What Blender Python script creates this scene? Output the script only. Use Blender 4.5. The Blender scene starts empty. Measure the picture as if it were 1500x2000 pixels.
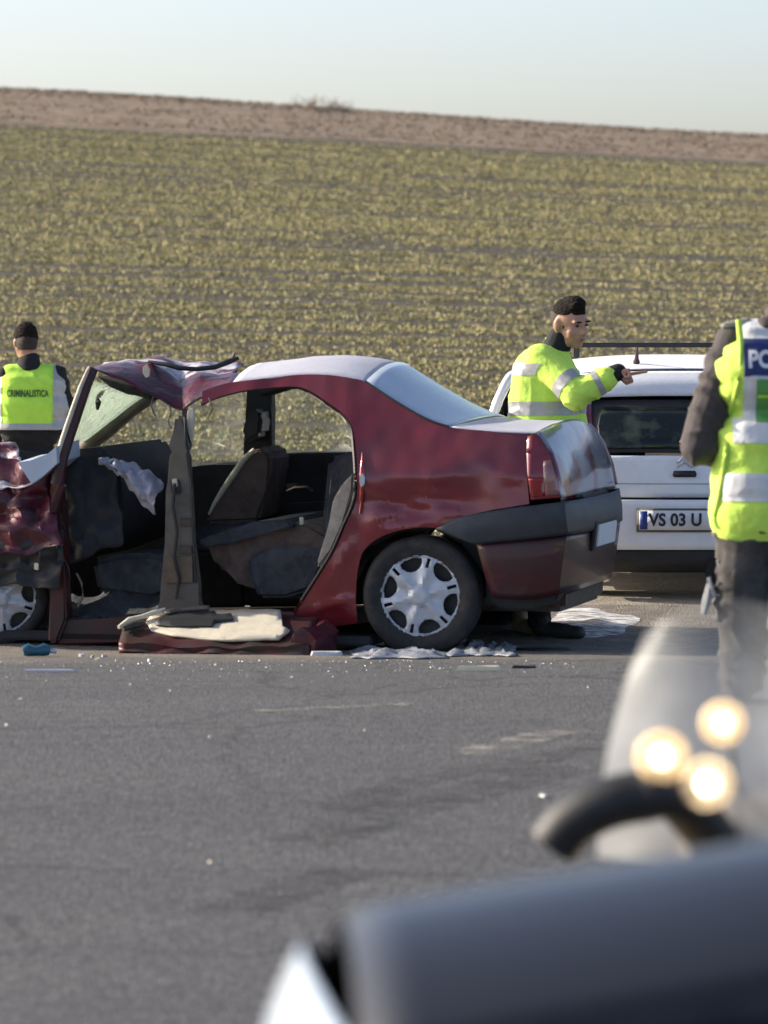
import bpy, bmesh, math, random
import numpy as np
from mathutils import Vector, Matrix, noise
from mathutils.bvhtree import BVHTree
random.seed(7)
rng = np.random.default_rng(7)
S = bpy.context.scene
COL = S.collection
R = math.radians

# ------------------------------------------------------------------ camera
FPX = 9500.0                      # focal length in photo pixels (1500 wide)
HCAM = 2.0
PITCH = math.atan((1000 - 520) / FPX)
cam_d = bpy.data.cameras.new('camera')
cam = bpy.data.objects.new('camera', cam_d); COL.objects.link(cam)
cam.location = (0, 0, HCAM)
cam.rotation_euler = (math.pi / 2 - PITCH, 0, 0)
cam_d.sensor_fit = 'HORIZONTAL'; cam_d.sensor_width = 36.0
cam_d.lens = FPX / 1500 * 36.0
cam_d.clip_start = 0.1; cam_d.clip_end = 6000
cam_d.dof.use_dof = True
cam_d.dof.focus_distance = 28.0
cam_d.dof.aperture_fstop = (cam_d.lens / 1000) / 0.043
S.camera = cam
S.render.resolution_x = 768; S.render.resolution_y = 1024

# ------------------------------------------------------------------ light
SUN_AZ, SUN_EL = 17.0, 24.0       # sun stands to the left, a little behind the scene
sdir = Vector((-math.cos(R(SUN_AZ)) * math.cos(R(SUN_EL)), math.sin(R(SUN_AZ)) * math.cos(R(SUN_EL)), math.sin(R(SUN_EL))))
world = bpy.data.worlds.new('World'); S.world = world
world.use_nodes = True
wn = world.node_tree.nodes; wl = world.node_tree.links
sky = wn.new('ShaderNodeTexSky'); sky.sky_type = 'NISHITA'; sky.sun_disc = False
sky.sun_elevation = R(SUN_EL); sky.sun_rotation = math.atan2(sdir.x, sdir.y)
sky.air_density = 0.55; sky.dust_density = 2.05; sky.ozone_density = 0.1
wl.new(sky.outputs[0], wn['Background'].inputs[0])
wn['Background'].inputs[1].default_value = 0.15
sun_d = bpy.data.lights.new('sun', 'SUN'); sun_d.energy = 4.4; sun_d.angle = R(0.53); sun_d.color = (1.0, 0.90, 0.74)
sun = bpy.data.objects.new('sun', sun_d); COL.objects.link(sun)
sun.rotation_euler = sdir.to_track_quat('Z', 'Y').to_euler(); sun.location = sdir * 60
S.view_settings.view_transform = 'Standard'; S.view_settings.look = 'None'
S.view_settings.exposure = 0.80; S.view_settings.gamma = 1.0
S.view_settings.use_curve_mapping = False

# ------------------------------------------------------------------ materials
def M(name, col, rough=.5, metal=0., var=.15, scale=12., bump=0., bscale=60., coat=0., col2=None, c2thr=.55, c2scale=3., c2soft=.12, spec=.5, trans=0., alpha=1., island=None, stretch=None, rough2=None, bdist=.01):
    m = bpy.data.materials.new(name); m.use_nodes = True
    nt = m.node_tree; n = nt.nodes; l = nt.links; b = n['Principled BSDF']
    tc = n.new('ShaderNodeTexCoord'); src = tc.outputs['Object']
    if stretch:
        mp = n.new('ShaderNodeMapping'); mp.inputs['Scale'].default_value = stretch; l.new(src, mp.inputs[0]); src = mp.outputs[0]
    no = n.new('ShaderNodeTexNoise'); no.inputs['Scale'].default_value = scale; no.inputs['Detail'].default_value = 8; no.inputs['Roughness'].default_value = .65
    l.new(src, no.inputs['Vector'])
    rp = n.new('ShaderNodeValToRGB'); l.new(no.outputs['Fac'], rp.inputs[0])
    rp.color_ramp.elements[0].position = .3; rp.color_ramp.elements[1].position = .7
    rp.color_ramp.elements[0].color = tuple(max(0, c * (1 - var)) for c in col) + (1,)
    rp.color_ramp.elements[1].color = tuple(min(1, c * (1 + var)) for c in col) + (1,)
    out = rp.outputs[0]
    if col2:
        n2 = n.new('ShaderNodeTexNoise'); n2.inputs['Scale'].default_value = c2scale; n2.inputs['Detail'].default_value = 9; n2.inputs['Roughness'].default_value = .6
        l.new(src, n2.inputs['Vector'])
        r2 = n.new('ShaderNodeValToRGB'); l.new(n2.outputs['Fac'], r2.inputs[0])
        r2.color_ramp.elements[0].position = max(0, c2thr - c2soft); r2.color_ramp.elements[1].position = min(1, c2thr + c2soft)
        mx = n.new('ShaderNodeMixRGB'); l.new(r2.outputs[0], mx.inputs[0]); l.new(out, mx.inputs[1]); mx.inputs[2].default_value = tuple(col2) + (1,)
        out = mx.outputs[0]
        if rough2 is not None:
            mr = n.new('ShaderNodeMapRange'); l.new(r2.outputs[0], mr.inputs[0]); mr.inputs[3].default_value = rough; mr.inputs[4].default_value = rough2
            l.new(mr.outputs[0], b.inputs['Roughness'])
    if island:
        g = n.new('ShaderNodeNewGeometry'); ri = n.new('ShaderNodeValToRGB'); l.new(g.outputs['Random Per Island'], ri.inputs[0])
        els = ri.color_ramp.elements
        els[0].color = tuple(island[0]) + (1,); els[1].color = tuple(island[-1]) + (1,)
        for i, c in enumerate(island[1:-1]):
            e = els.new((i + 1) / (len(island) - 1)); e.color = tuple(c) + (1,)
        mx = n.new('ShaderNodeMixRGB'); mx.blend_type = 'MULTIPLY'; mx.inputs[0].default_value = 1
        l.new(out, mx.inputs[1]); l.new(ri.outputs[0], mx.inputs[2]); out = mx.outputs[0]
    l.new(out, b.inputs['Base Color'])
    if not (col2 and rough2 is not None): b.inputs['Roughness'].default_value = rough
    b.inputs['Metallic'].default_value = metal
    b.inputs['Coat Weight'].default_value = coat; b.inputs['Coat Roughness'].default_value = .08
    b.inputs['Specular IOR Level'].default_value = spec
    b.inputs['Transmission Weight'].default_value = trans
    b.inputs['Alpha'].default_value = alpha
    if bump:
        nb = n.new('ShaderNodeTexNoise'); nb.inputs['Scale'].default_value = bscale; nb.inputs['Detail'].default_value = 6; l.new(src, nb.inputs['Vector'])
        bp = n.new('ShaderNodeBump'); bp.inputs['Strength'].default_value = bump; bp.inputs['Distance'].default_value = bdist
        l.new(nb.outputs['Fac'], bp.inputs['Height']); l.new(bp.outputs[0], b.inputs['Normal'])
    return m

def emis(name, col, st):
    m = bpy.data.materials.new(name); m.use_nodes = True
    b = m.node_tree.nodes['Principled BSDF']; b.inputs['Base Color'].default_value = tuple(col) + (1,)
    b.inputs['Emission Color'].default_value = tuple(col) + (1,); b.inputs['Emission Strength'].default_value = st
    return m

def pane_mat(name, tint, haze, hazecol, rough=.05, gloss=1., fade=None, cracks=0):
    m = bpy.data.materials.new(name); m.use_nodes = True
    nt = m.node_tree; n = nt.nodes; l = nt.links; b = n['Principled BSDF']
    b.inputs['Base Color'].default_value = tuple(hazecol) + (1,); b.inputs['Roughness'].default_value = .5
    tl = n.new('ShaderNodeBsdfTranslucent'); tl.inputs[0].default_value = tuple(hazecol) + (1,)
    m0 = n.new('ShaderNodeMixShader'); m0.inputs[0].default_value = .55; l.new(b.outputs[0], m0.inputs[1]); l.new(tl.outputs[0], m0.inputs[2])
    tr = n.new('ShaderNodeBsdfTransparent'); tr.inputs[0].default_value = tuple(tint) + (1,)
    gl = n.new('ShaderNodeBsdfGlossy'); gl.inputs['Roughness'].default_value = rough
    fr = n.new('ShaderNodeFresnel'); fr.inputs[0].default_value = 1.45
    tc = n.new('ShaderNodeTexCoord'); no = n.new('ShaderNodeTexNoise'); no.inputs['Scale'].default_value = 7; no.inputs['Detail'].default_value = 8
    l.new(tc.outputs['Object'], no.inputs['Vector'])
    mr = n.new('ShaderNodeMapRange'); l.new(no.outputs['Fac'], mr.inputs[0]); mr.inputs[1].default_value = .3; mr.inputs[2].default_value = .75
    mr.inputs[3].default_value = haze * .6; mr.inputs[4].default_value = min(1, haze * 1.5)
    hz_ = mr.outputs[0]
    if cracks:
        vo = n.new('ShaderNodeTexVoronoi'); vo.feature = 'DISTANCE_TO_EDGE'; vo.inputs['Scale'].default_value = cracks; l.new(tc.outputs['Object'], vo.inputs['Vector'])
        cm = n.new('ShaderNodeMapRange'); l.new(vo.outputs['Distance'], cm.inputs[0]); cm.inputs[1].default_value = .0; cm.inputs[2].default_value = .10; cm.inputs[3].default_value = .55; cm.inputs[4].default_value = 0
        ad = n.new('ShaderNodeMath'); ad.use_clamp = True; l.new(hz_, ad.inputs[0]); l.new(cm.outputs[0], ad.inputs[1]); hz_ = ad.outputs[0]
    if fade:                                  # milky scratches lie on the lower part of the pane, thinning out upwards
        sp = n.new('ShaderNodeSeparateXYZ'); l.new(tc.outputs['Object'], sp.inputs[0])
        fm = n.new('ShaderNodeMapRange'); fm.interpolation_type = 'SMOOTHSTEP'; l.new(sp.outputs['Z'], fm.inputs[0]); fm.inputs[1].default_value = fade[1]; fm.inputs[2].default_value = fade[0]; fm.inputs[3].default_value = 1.; fm.inputs[4].default_value = .12
        mu = n.new('ShaderNodeMath'); mu.operation = 'MULTIPLY'; l.new(hz_, mu.inputs[0]); l.new(fm.outputs[0], mu.inputs[1]); hz_ = mu.outputs[0]
    m1 = n.new('ShaderNodeMixShader'); l.new(hz_, m1.inputs[0]); l.new(tr.outputs[0], m1.inputs[1]); l.new(m0.outputs[0], m1.inputs[2])
    m2 = n.new('ShaderNodeMixShader'); gm = n.new('ShaderNodeMath'); gm.operation = 'MULTIPLY'; gm.inputs[1].default_value = gloss; l.new(fr.outputs[0], gm.inputs[0]); l.new(gm.outputs[0], m2.inputs[0]); l.new(m1.outputs[0], m2.inputs[1]); l.new(gl.outputs[0], m2.inputs[2])
    l.new(m2.outputs[0], n['Material Output'].inputs[0])
    return m

MAT = dict(
    red=M('dark red metallic paint', (.190, .014, .023), .30, .4, .12, 5, coat=1., col2=(.13, .045, .05), c2thr=.70, c2scale=2.2, c2soft=.3, rough2=.45, bump=.04, bscale=5, bdist=.02),
    redcr=M('torn red paint', (.095, .008, .020), .42, .3, .35, 7, coat=.3, col2=(.022, .014, .017), c2thr=.56, c2scale=9, bump=.35, bscale=14, bdist=.03),
    redsill=M('dirty red sill paint', (.07, .008, .012), .5, .1, .4, 8, col2=(.03, .02, .018), c2thr=.5, c2scale=6, bump=.2, bscale=20),
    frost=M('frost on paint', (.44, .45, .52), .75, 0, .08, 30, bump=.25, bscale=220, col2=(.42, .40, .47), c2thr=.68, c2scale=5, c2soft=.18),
    frostglint=M('frosted glass and pale glint', (.36, .46, .60), .42, 0, .14, 9, bump=.2, bscale=160, coat=.5, col2=(.52, .58, .66), c2thr=.55, c2scale=4, c2soft=.25),
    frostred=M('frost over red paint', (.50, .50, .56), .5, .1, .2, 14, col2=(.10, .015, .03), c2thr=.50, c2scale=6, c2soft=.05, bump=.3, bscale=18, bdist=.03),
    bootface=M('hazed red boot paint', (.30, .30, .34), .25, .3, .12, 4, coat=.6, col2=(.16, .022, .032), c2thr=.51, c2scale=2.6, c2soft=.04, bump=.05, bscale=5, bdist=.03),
    black=M('black plastic', (.018, .019, .022), .55, 0, .3, 20, bump=.15, bscale=120),
    bumper=M('faded black bumper plastic', (.030, .035, .045), .5, 0, .25, 9, bump=.1, bscale=200, col2=(.07, .07, .075), c2thr=.62, c2scale=3),
    rubber=M('tyre rubber', (.022, .022, .024), .8, 0, .35, 15, bump=.3, bscale=90, col2=(.06, .052, .045), c2thr=.6, c2scale=10),
    hub=M('silver hubcap plastic', (.48, .51, .57), .38, .25, .1, 30, col2=(.38, .38, .40), c2thr=.66, c2scale=12, c2soft=.15),
    darkmetal=M('dark bare metal', (.06, .055, .05), .55, .4, .5, 14, bump=.4, bscale=40, col2=(.11, .055, .03), c2thr=.6, c2scale=8),
    greypillar=M('grey pillar trim', (.098, .092, .080), .7, 0, .4, 10, bump=.1, bscale=60, col2=(.13, .10, .07), c2thr=.6, c2scale=6),
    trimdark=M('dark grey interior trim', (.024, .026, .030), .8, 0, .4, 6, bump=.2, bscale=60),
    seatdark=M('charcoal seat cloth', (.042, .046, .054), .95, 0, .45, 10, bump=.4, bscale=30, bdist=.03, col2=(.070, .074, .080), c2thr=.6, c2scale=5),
    seatbrown=M('brown seat cloth', (.115, .082, .070), .95, 0, .4, 10, bump=.4, bscale=30, bdist=.03),
    beige=M('beige trim', (.58, .53, .42), .8, 0, .15, 14, bump=.15, bscale=60, col2=(.42, .36, .27), c2thr=.66, c2scale=5),
    airbag=M('grey lavender airbag cloth', (.36, .36, .43), .9, 0, .15, 12, bump=.5, bscale=40, bdist=.02),
    glass=pane_mat('dusty side glass', (.93, .95, .93), .08, (.55, .55, .48), .05, .15),
    windscreen=pane_mat('cracked hazed windscreen glass', (.80, .90, .84), .48, (.64, .72, .64), .15, .4, None, 11.),
    milky=pane_mat('milky clear windscreen plastic', (.96, .965, .97), .85, (.70, .72, .72), .25, .06, (1.58, 1.26)),
    darkglass=M('dark car glass', (.010, .014, .014), .06, 0, .3, 4, coat=.0, spec=.5, col2=(.05, .065, .045), c2thr=.56, c2scale=5, c2soft=.06),
    lampred=M('red tail lamp lens', (.19, .010, .018), .2, 0, .25, 20, coat=1, spec=.6),
    lampclear=M('pinkish clear lamp lens', (.26, .11, .11), .25, 0, .2, 20, coat=1),
    amber=M('amber lamp lens', (.75, .28, .04), .2, 0, .2, 20, coat=1),
    plate=M('white number plate', (.74, .75, .78), .4, 0, .06, 10),
    plateblue=M('blue plate band', (.02, .05, .25), .4, 0, .1, 10),
    ink=M('black lettering ink', (.02, .02, .025), .5, 0, .1, 10),
    whitepaint=M('white car paint', (.84, .86, .90), .35, 0, .04, 6, coat=.6, col2=(.74, .76, .8), c2thr=.64, c2scale=5, c2soft=.15),
    frostwhite=M('frost on white paint', (.72, .74, .78), .7, 0, .06, 40, bump=.2, bscale=200),
    silver=M('dark grey blue car paint', (.010, .011, .016), .34, .0, .08, 6, coat=.12, spec=.42),
    chrome=M('chrome', (.8, .8, .8), .1, 1, .05, 10),
    lime=M('fluorescent yellow green fabric', (.64, .92, .13), .85, 0, .10, 9, bump=.6, bscale=16, bdist=.02),
    limeg=M('fluorescent green vest fabric', (.50, .86, .09), .85, 0, .10, 9, bump=.35, bscale=18, bdist=.02),
    reflect=M('silver reflective tape', (.40, .40, .40), .45, .15, .12, 24, bump=.2, bscale=40),
    vestwhite=M('white reflective vest panel', (.70, .71, .72), .5, .1, .08, 24, bump=.3, bscale=18, bdist=.02),
    pblue=M('navy police label', (.015, .03, .14), .6, 0, .15, 20),
    pgreen=M('green vest check', (.12, .36, .09), .7, 0, .15, 20, bump=.2, bscale=20),
    jacket=M('grey brown jacket cloth', (.062, .053, .055), .9, 0, .3, 7, bump=.35, bscale=14, bdist=.02),
    blackcloth=M('black cloth', (.012, .013, .016), .9, 0, .4, 10, bump=.5, bscale=14, bdist=.02),
    trousers=M('grey trouser cloth', (.10, .092, .09), .95, 0, .35, 9, bump=.3, bscale=14, bdist=.02, col2=(.05, .046, .044), c2thr=.52, c2scale=8),
    skin=M('skin', (.50, .27, .19), .55, 0, .1, 20, bump=.1, bscale=90),
    hair=M('dark brown hair', (.016, .011, .009), .85, 0, .6, 45, bump=1., bscale=70, bdist=.02, spec=.15),
    stubble=M('short cropped hair', (.034, .024, .020), .8, 0, .25, 60, bump=.3, bscale=150),
    eye=M('eye', (.03, .02, .02), .2, 0, .1, 10), lip=M('lip', (.32, .13, .11), .5, 0, .1, 10),
    shoe=M('dark shoe leather', (.03, .028, .026), .6, 0, .3, 20), shoetan=M('tan shoe leather', (.42, .36, .25), .7, 0, .2, 20),
    plasticsheet=M('crumpled pale plastic sheet', (.27, .29, .33), .35, 0, .2, 8, bump=.6, bscale=25, bdist=.02),
    whiteplastic=M('white broken plastic', (.55, .57, .6), .4, 0, .1, 15),
    bluepl=M('blue plastic', (.03, .11, .17), .35, 0, .25, 15),
    cream=M('cream chip', (.75, .68, .50), .6, 0, .1, 15),
    powder=M('white absorbent powder', (.74, .76, .78), .95, 0, .1, 20, bump=.5, bscale=60, bdist=.01),
    gold=M('sand coloured fairing paint', (.22, .155, .07), .5, .1, .15, 8, coat=.5),
    twig=M('dry twig bark', (.34, .28, .23), .9, 0, .3, 20),
)

# ------------------------------------------------------------------ geometry helpers
RC = Matrix.Rotation(math.pi / 2 - PITCH, 3, 'X')
CAMP = Vector((0, 0, HCAM))
def ray(px, py): return RC @ Vector(((px - 750) / FPX, (1000 - py) / FPX, -1))
def PY(px, py, y):                       # point on the pixel's ray at distance y from the camera
    d = ray(px, py); return CAMP + d * (y / d.y)

def sstep(a, b, x):
    t = np.clip((x - a) / (b - a), 0, 1); return t * t * (3 - 2 * t)
def ground_np(x, y):
    x = np.asarray(x, float); y = np.asarray(y, float)
    near = 0.19 - 0.62 * np.clip((19 - y) / 13, 0, 1) ** 1.5
    mid = 0.19 - 0.19 * np.clip((y - 19) / 6, 0, 1) ** 2
    z = np.where(y < 19, near, mid)
    z = z + 0.11 * sstep(25.2, 27.6, y) - 0.24 * sstep(31.6, 33.2, y)
    sl = 0.0945 - 0.0145 * np.tanh(x / 11.0)
    up = np.clip(y - 33.6, 0, None)
    rise = np.where(up < 46, up, 46 + 14 * (1 - np.exp(-(up - 46) / 14)) )
    crest = np.clip(y - 84, 0, None)
    z = z + sl * rise - 0.0035 * crest ** 1.45
    return z
def ground(x, y): return float(ground_np(x, y))
def PG(px, py):
    d = ray(px, py); y = 25.
    for _ in range(40):
        p = CAMP + d * (y / d.y); g = ground(p.x, p.y)
        y = (HCAM - g) / (-d.z / d.y) if d.z < 0 else y
    return CAMP + d * (y / d.y)

def finish(name, me, mat, parent=None, smooth=40, props=None):
    if mat: me.materials.append(MAT[mat] if isinstance(mat, str) else mat)
    if smooth:
        me.polygons.foreach_set('use_smooth', [True] * len(me.polygons))
        me.set_sharp_from_angle(angle=R(smooth))
    o = bpy.data.objects.new(name, me); COL.objects.link(o)
    if parent: o.parent = parent
    if props:
        for k, v in props.items(): o[k] = v
    return o
def from_bm(name, bm, mat, parent=None, smooth=40, props=None, norm=True):
    if norm: bmesh.ops.recalc_face_normals(bm, faces=bm.faces)
    me = bpy.data.meshes.new(name); bm.to_mesh(me); bm.free()
    return finish(name, me, mat, parent, smooth, props)
def thing(name, label, cat, loc=(0, 0, 0), rz=0, group=None):
    o = bpy.data.objects.new(name, None); COL.objects.link(o)
    o.location = loc; o.rotation_euler = (0, 0, rz); o.empty_display_size = .1
    o['label'] = label; o['category'] = cat
    if group: o['group'] = group
    return o
def tagged(o, label, cat, group=None):
    o['label'] = label; o['category'] = cat
    if group: o['group'] = group
    return o
def solid(o, t, off=-1):
    m = o.modifiers.new('thick', 'SOLIDIFY'); m.thickness = t; m.offset = off; return o
def cr(pts, n=5):                        # Catmull-Rom through open polyline
    P = [Vector(p) for p in pts]; P = [P[0] * 2 - P[1]] + P + [P[-1] * 2 - P[-2]]; out = []
    for i in range(1, len(P) - 2):
        a, b, c, d = P[i - 1:i + 3]
        for k in range(n):
            t = k / n
            out.append(.5 * ((2 * b) + (c - a) * t + (2 * a - 5 * b + 4 * c - d) * t * t + (3 * b - a - 3 * c + d) * t ** 3))
    out.append(P[-2]); return out

def panel(name, outline, holes, mapf, mat, parent=None, step=.06, thick=0, smooth=40, off=-1, props=None):
    bm = bmesh.new(); es = []
    for loop in [outline] + list(holes):
        vs = [bm.verts.new((p[0], p[1], 0)) for p in loop]
        es += [bm.edges.new((vs[i], vs[(i + 1) % len(vs)])) for i in range(len(vs))]
    bmesh.ops.triangle_fill(bm, use_beauty=True, use_dissolve=False, edges=es, normal=(0, 0, 1))
    xs = [p[0] for p in outline]; ys = [p[1] for p in outline]
    for ax, lo, hi in ((0, min(xs), max(xs)), (1, min(ys), max(ys))):
        k = lo + step
        while k < hi - 1e-4:
            co = [0, 0, 0]; no = [0, 0, 0]; co[ax] = k; no[ax] = 1
            bmesh.ops.bisect_plane(bm, geom=bm.verts[:] + bm.edges[:] + bm.faces[:], plane_co=co, plane_no=no, dist=1e-5)
            k += step
    for v in bm.verts: v.co = mapf(v.co.x, v.co.y)
    o = from_bm(name, bm, mat, parent, smooth, props)
    if thick: solid(o, thick, off)
    return o
def grid(name, rows, mat, parent=None, closed=False, smooth=50, thick=0, props=None):
    bm = bmesh.new(); vs = [[bm.verts.new(p) for p in r] for r in rows]
    for i in range(len(rows) - 1):
        m = len(rows[i])
        for j in range(m if closed else m - 1):
            bm.faces.new((vs[i][j], vs[i][(j + 1) % m], vs[i + 1][(j + 1) % m], vs[i + 1][j]))
    o = from_bm(name, bm, mat, parent, smooth, props)
    if thick: solid(o, thick)
    return o
def prism(name, poly, ext, mat, parent=None, bevel=.008, seg=2, smooth=40, jitter=0, props=None):   # poly of 3-D points pushed along ext
    bm = bmesh.new(); a = [bm.verts.new(p) for p in poly]; b = [bm.verts.new(Vector(p) + Vector(ext)) for p in poly]; n = len(a)
    bm.faces.new(a); bm.faces.new(b[::-1])
    for i in range(n): bm.faces.new((a[i], b[i], b[(i + 1) % n], a[(i + 1) % n]))
    if jitter:
        bmesh.ops.triangulate(bm, faces=[f for f in bm.faces if len(f.verts) > 4])
        bmesh.ops.subdivide_edges(bm, edges=bm.edges[:], cuts=2, use_grid_fill=True)
        for v in bm.verts: v.co += noise.noise_vector(v.co * 9) * jitter
    elif bevel: bmesh.ops.bevel(bm, geom=bm.edges[:], offset=bevel, segments=seg, affect='EDGES', clamp_overlap=True)
    return from_bm(name, bm, mat, parent, smooth, props)
def box(name, c, s, mat, parent=None, bevel=.01, rot=None, props=None):
    bm = bmesh.new(); bmesh.ops.create_cube(bm, size=1)
    for v in bm.verts: v.co = Vector((v.co.x * s[0], v.co.y * s[1], v.co.z * s[2]))
    if bevel: bmesh.ops.bevel(bm, geom=bm.edges[:], offset=bevel, segments=2, affect='EDGES', clamp_overlap=True)
    for v in bm.verts: v.co = ((rot @ v.co) if rot else v.co) + Vector(c)
    return from_bm(name, bm, mat, parent, 40, props)
def tube_bm(bm, pts, rad, n=10, caps=True):
    pts = [Vector(p) for p in pts]; rr = rad if isinstance(rad, (list, tuple)) else [rad] * len(pts)
    rings = []; up = Vector((0, 0, 1))
    for i, p in enumerate(pts):
        t = (pts[min(i + 1, len(pts) - 1)] - pts[max(i - 1, 0)]).normalized()
        a = t.cross(up)
        if a.length < .1: a = t.cross(Vector((0, 1, 0)))
        a.normalize(); b = t.cross(a)
        rings.append([bm.verts.new(p + (a * math.cos(q) + b * math.sin(q)) * rr[i]) for q in [2 * math.pi * k / n for k in range(n)]])
    for i in range(len(rings) - 1):
        for k in range(n): bm.faces.new((rings[i][k], rings[i][(k + 1) % n], rings[i + 1][(k + 1) % n], rings[i + 1][k]))
    if caps: bm.faces.new(rings[0][::-1]); bm.faces.new(rings[-1])
def tube(name, pts, rad, mat, parent=None, n=10, props=None):
    bm = bmesh.new(); tube_bm(bm, pts, rad, n); return from_bm(name, bm, mat, parent, 50, props)
def lathe(name, prof, mat, parent, mtx, n=48, smooth=40, closed=True):   # prof (r, h) turned about local z, then mtx
    bm = bmesh.new(); rings = [[bm.verts.new(mtx @ Vector((r * math.cos(a), r * math.sin(a), h))) for a in [2 * math.pi * k / n for k in range(n)]] for r, h in prof]
    m = len(prof)
    for i in range(m if closed else m - 1):
        for k in range(n): bm.faces.new((rings[i][k], rings[i][(k + 1) % n], rings[(i + 1) % m][(k + 1) % n], rings[(i + 1) % m][k]))
    return from_bm(name, bm, mat, parent, smooth)

def wheel(parent, mtx, R0=.31, wd=.185, rc=.215, cap='hub', name='wheel', phase=R(16), detail=True):
    """axis along local z of mtx, +z is the outer face"""
    w = bpy.data.objects.new(name, None); COL.objects.link(w); w.parent = parent; w.empty_display_size = .1
    h = wd / 2; tr = R0
    prof = [(rc * .93, -h * .8), (tr * .80, -h), (tr * .93, -h * .97), (tr * .985, -h * .8)]
    for g in (-.45, 0, .45):
        prof += [(tr, h * (g - .19)), (tr, h * (g - .05)), (tr - .008, h * (g - .045)), (tr - .008, h * (g + .045)), (tr, h * (g + .05)), (tr, h * (g + .19))]
    prof += [(tr * .985, h * .8), (tr * .93, h * .97), (tr * .86, h * 1.02), (tr * .80, h), (rc * .96, h * .84), (rc * .93, h * .8)]
    lathe('tyre', prof, 'rubber', w, mtx, 56)
    lathe('rim', [(rc * .97, h * .78), (rc * .9, h * .3), (rc * .3, h * .15), (.03, h * .2), (.001, h * .2), (.001, -h * .5), (rc * .93, -h * .6)], 'black', w, mtx, 32)
    circ = [(rc * math.cos(a), rc * math.sin(a)) for a in [2 * math.pi * k / 60 for k in range(60)]]
    holes = []
    for k in range(6):
        a0 = phase + R(30 + 60 * k)
        def pol(r, a): return (rc * r * math.cos(a0 + a), rc * r * math.sin(a0 + a))
        holes.append([pol(.87, R(-18)), pol(.885, R(-9)), pol(.89, 0), pol(.885, R(9)), pol(.87, R(18)), pol(.76, R(19)), pol(.64, R(14)), pol(.58, R(6)), pol(.58, R(-6)), pol(.64, R(-14)), pol(.76, R(-19))])
        a0 = phase + R(60 * k)
        holes.append([pol(.90, R(-2.6)), pol(.90, R(2.6)), pol(.68, R(3.4)), pol(.68, R(-3.4))])
    def dome(x, y):
        r = math.hypot(x, y) / rc; a = math.atan2(y, x) - phase
        z = h * .80 + .026 * (1 - r ** 2.2) - (.018 if .27 < r < .93 else 0) * abs(math.sin(3 * a)) ** 1.3 - (.006 if .22 < r < .27 else 0)
        if r > .95: z -= .004
        if r < .2: z += .006
        return mtx @ Vector((x, y, z))
    c = panel('hubcap', circ, holes, dome, cap, w, step=rc / 14, smooth=20); solid(c, .006)
    return w

def capsule(bm, a, ra, b, rb, n=14):
    a = Vector(a); b = Vector(b); d = b - a; L = d.length
    z = d.normalized() if L > 1e-6 else Vector((0, 0, 1))
    x = z.orthogonal().normalized(); y = z.cross(x); rings = []
    prof = [(a - z * ra * math.cos(t), ra * math.sin(t)) for t in [math.pi / 2 * k / 5 for k in range(1, 6)]]
    prof += [(b + z * rb * math.sin(t), rb * math.cos(t)) for t in [math.pi / 2 * k / 5 for k in range(0, 5)]]
    for c, r in prof: rings.append([bm.verts.new(c + (x * math.cos(q) + y * math.sin(q)) * r) for q in [2 * math.pi * k / n for k in range(n)]])
    for i in range(len(rings) - 1):
        for k in range(n): bm.faces.new((rings[i][k], rings[i][(k + 1) % n], rings[i + 1][(k + 1) % n], rings[i + 1][k]))
    v0 = bm.verts.new(a - z * ra); v1 = bm.verts.new(b + z * rb)
    for k in range(n):
        bm.faces.new((v0, rings[0][(k + 1) % n], rings[0][k])); bm.faces.new((v1, rings[-1][k], rings[-1][(k + 1) % n]))
def ellip(bm, c, r, rot=None, n=20):
    m = Matrix.Translation(Vector(c)) @ (rot.to_4x4() if rot else Matrix.Identity(4)) @ Matrix.Diagonal((r[0], r[1], r[2], 1))
    bmesh.ops.create_uvsphere(bm, u_segments=n, v_segments=n // 2 + 2, radius=1, matrix=m)
def blob_mesh(name, build, voxel=.012, smooth=4, wrinkle=0, wscale=9., cuts=()):
    bm = bmesh.new(); build(bm)
    me = bpy.data.meshes.new(name + '_src'); bm.to_mesh(me); bm.free()
    o = bpy.data.objects.new(name + '_src', me); COL.objects.link(o)
    r = o.modifiers.new('r', 'REMESH'); r.mode = 'VOXEL'; r.voxel_size = voxel
    s = o.modifiers.new('s', 'SMOOTH'); s.factor = .5; s.iterations = smooth
    dg = bpy.context.evaluated_depsgraph_get(); dg.update()
    out = bpy.data.meshes.new_from_object(o.evaluated_get(dg)); out.name = name
    bpy.data.objects.remove(o); bpy.data.meshes.remove(me)
    bm = bmesh.new(); bm.from_mesh(out)
    if wrinkle:
        bm.normal_update()
        for v in bm.verts:
            p = v.co * wscale; ph = (v.co.z + .5 * v.co.x + .2 * v.co.y) * wscale * 4.2 + 3.0 * noise.noise(p * .55) + 1.2 * noise.noise(p * 1.3)
            ridge = (1 - abs(math.sin(ph))) ** 1.6; msk = max(0, min(1, .55 + 1.3 * noise.noise(p * .4 + Vector((5, 2, 9)))))
            v.co += v.normal * wrinkle * (1.1 * ridge * msk + .55 * noise.noise(p * .7) - .35)
    for co, no in cuts:
        bmesh.ops.bisect_plane(bm, geom=bm.verts[:] + bm.edges[:] + bm.faces[:], plane_co=co, plane_no=no, clear_inner=True, dist=1e-5)
    bm.to_mesh(out); bm.free(); return out
def blob(name, build, mat, parent=None, **kw):
    return finish(name, blob_mesh(name, build, **kw), mat, parent, 180)
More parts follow.
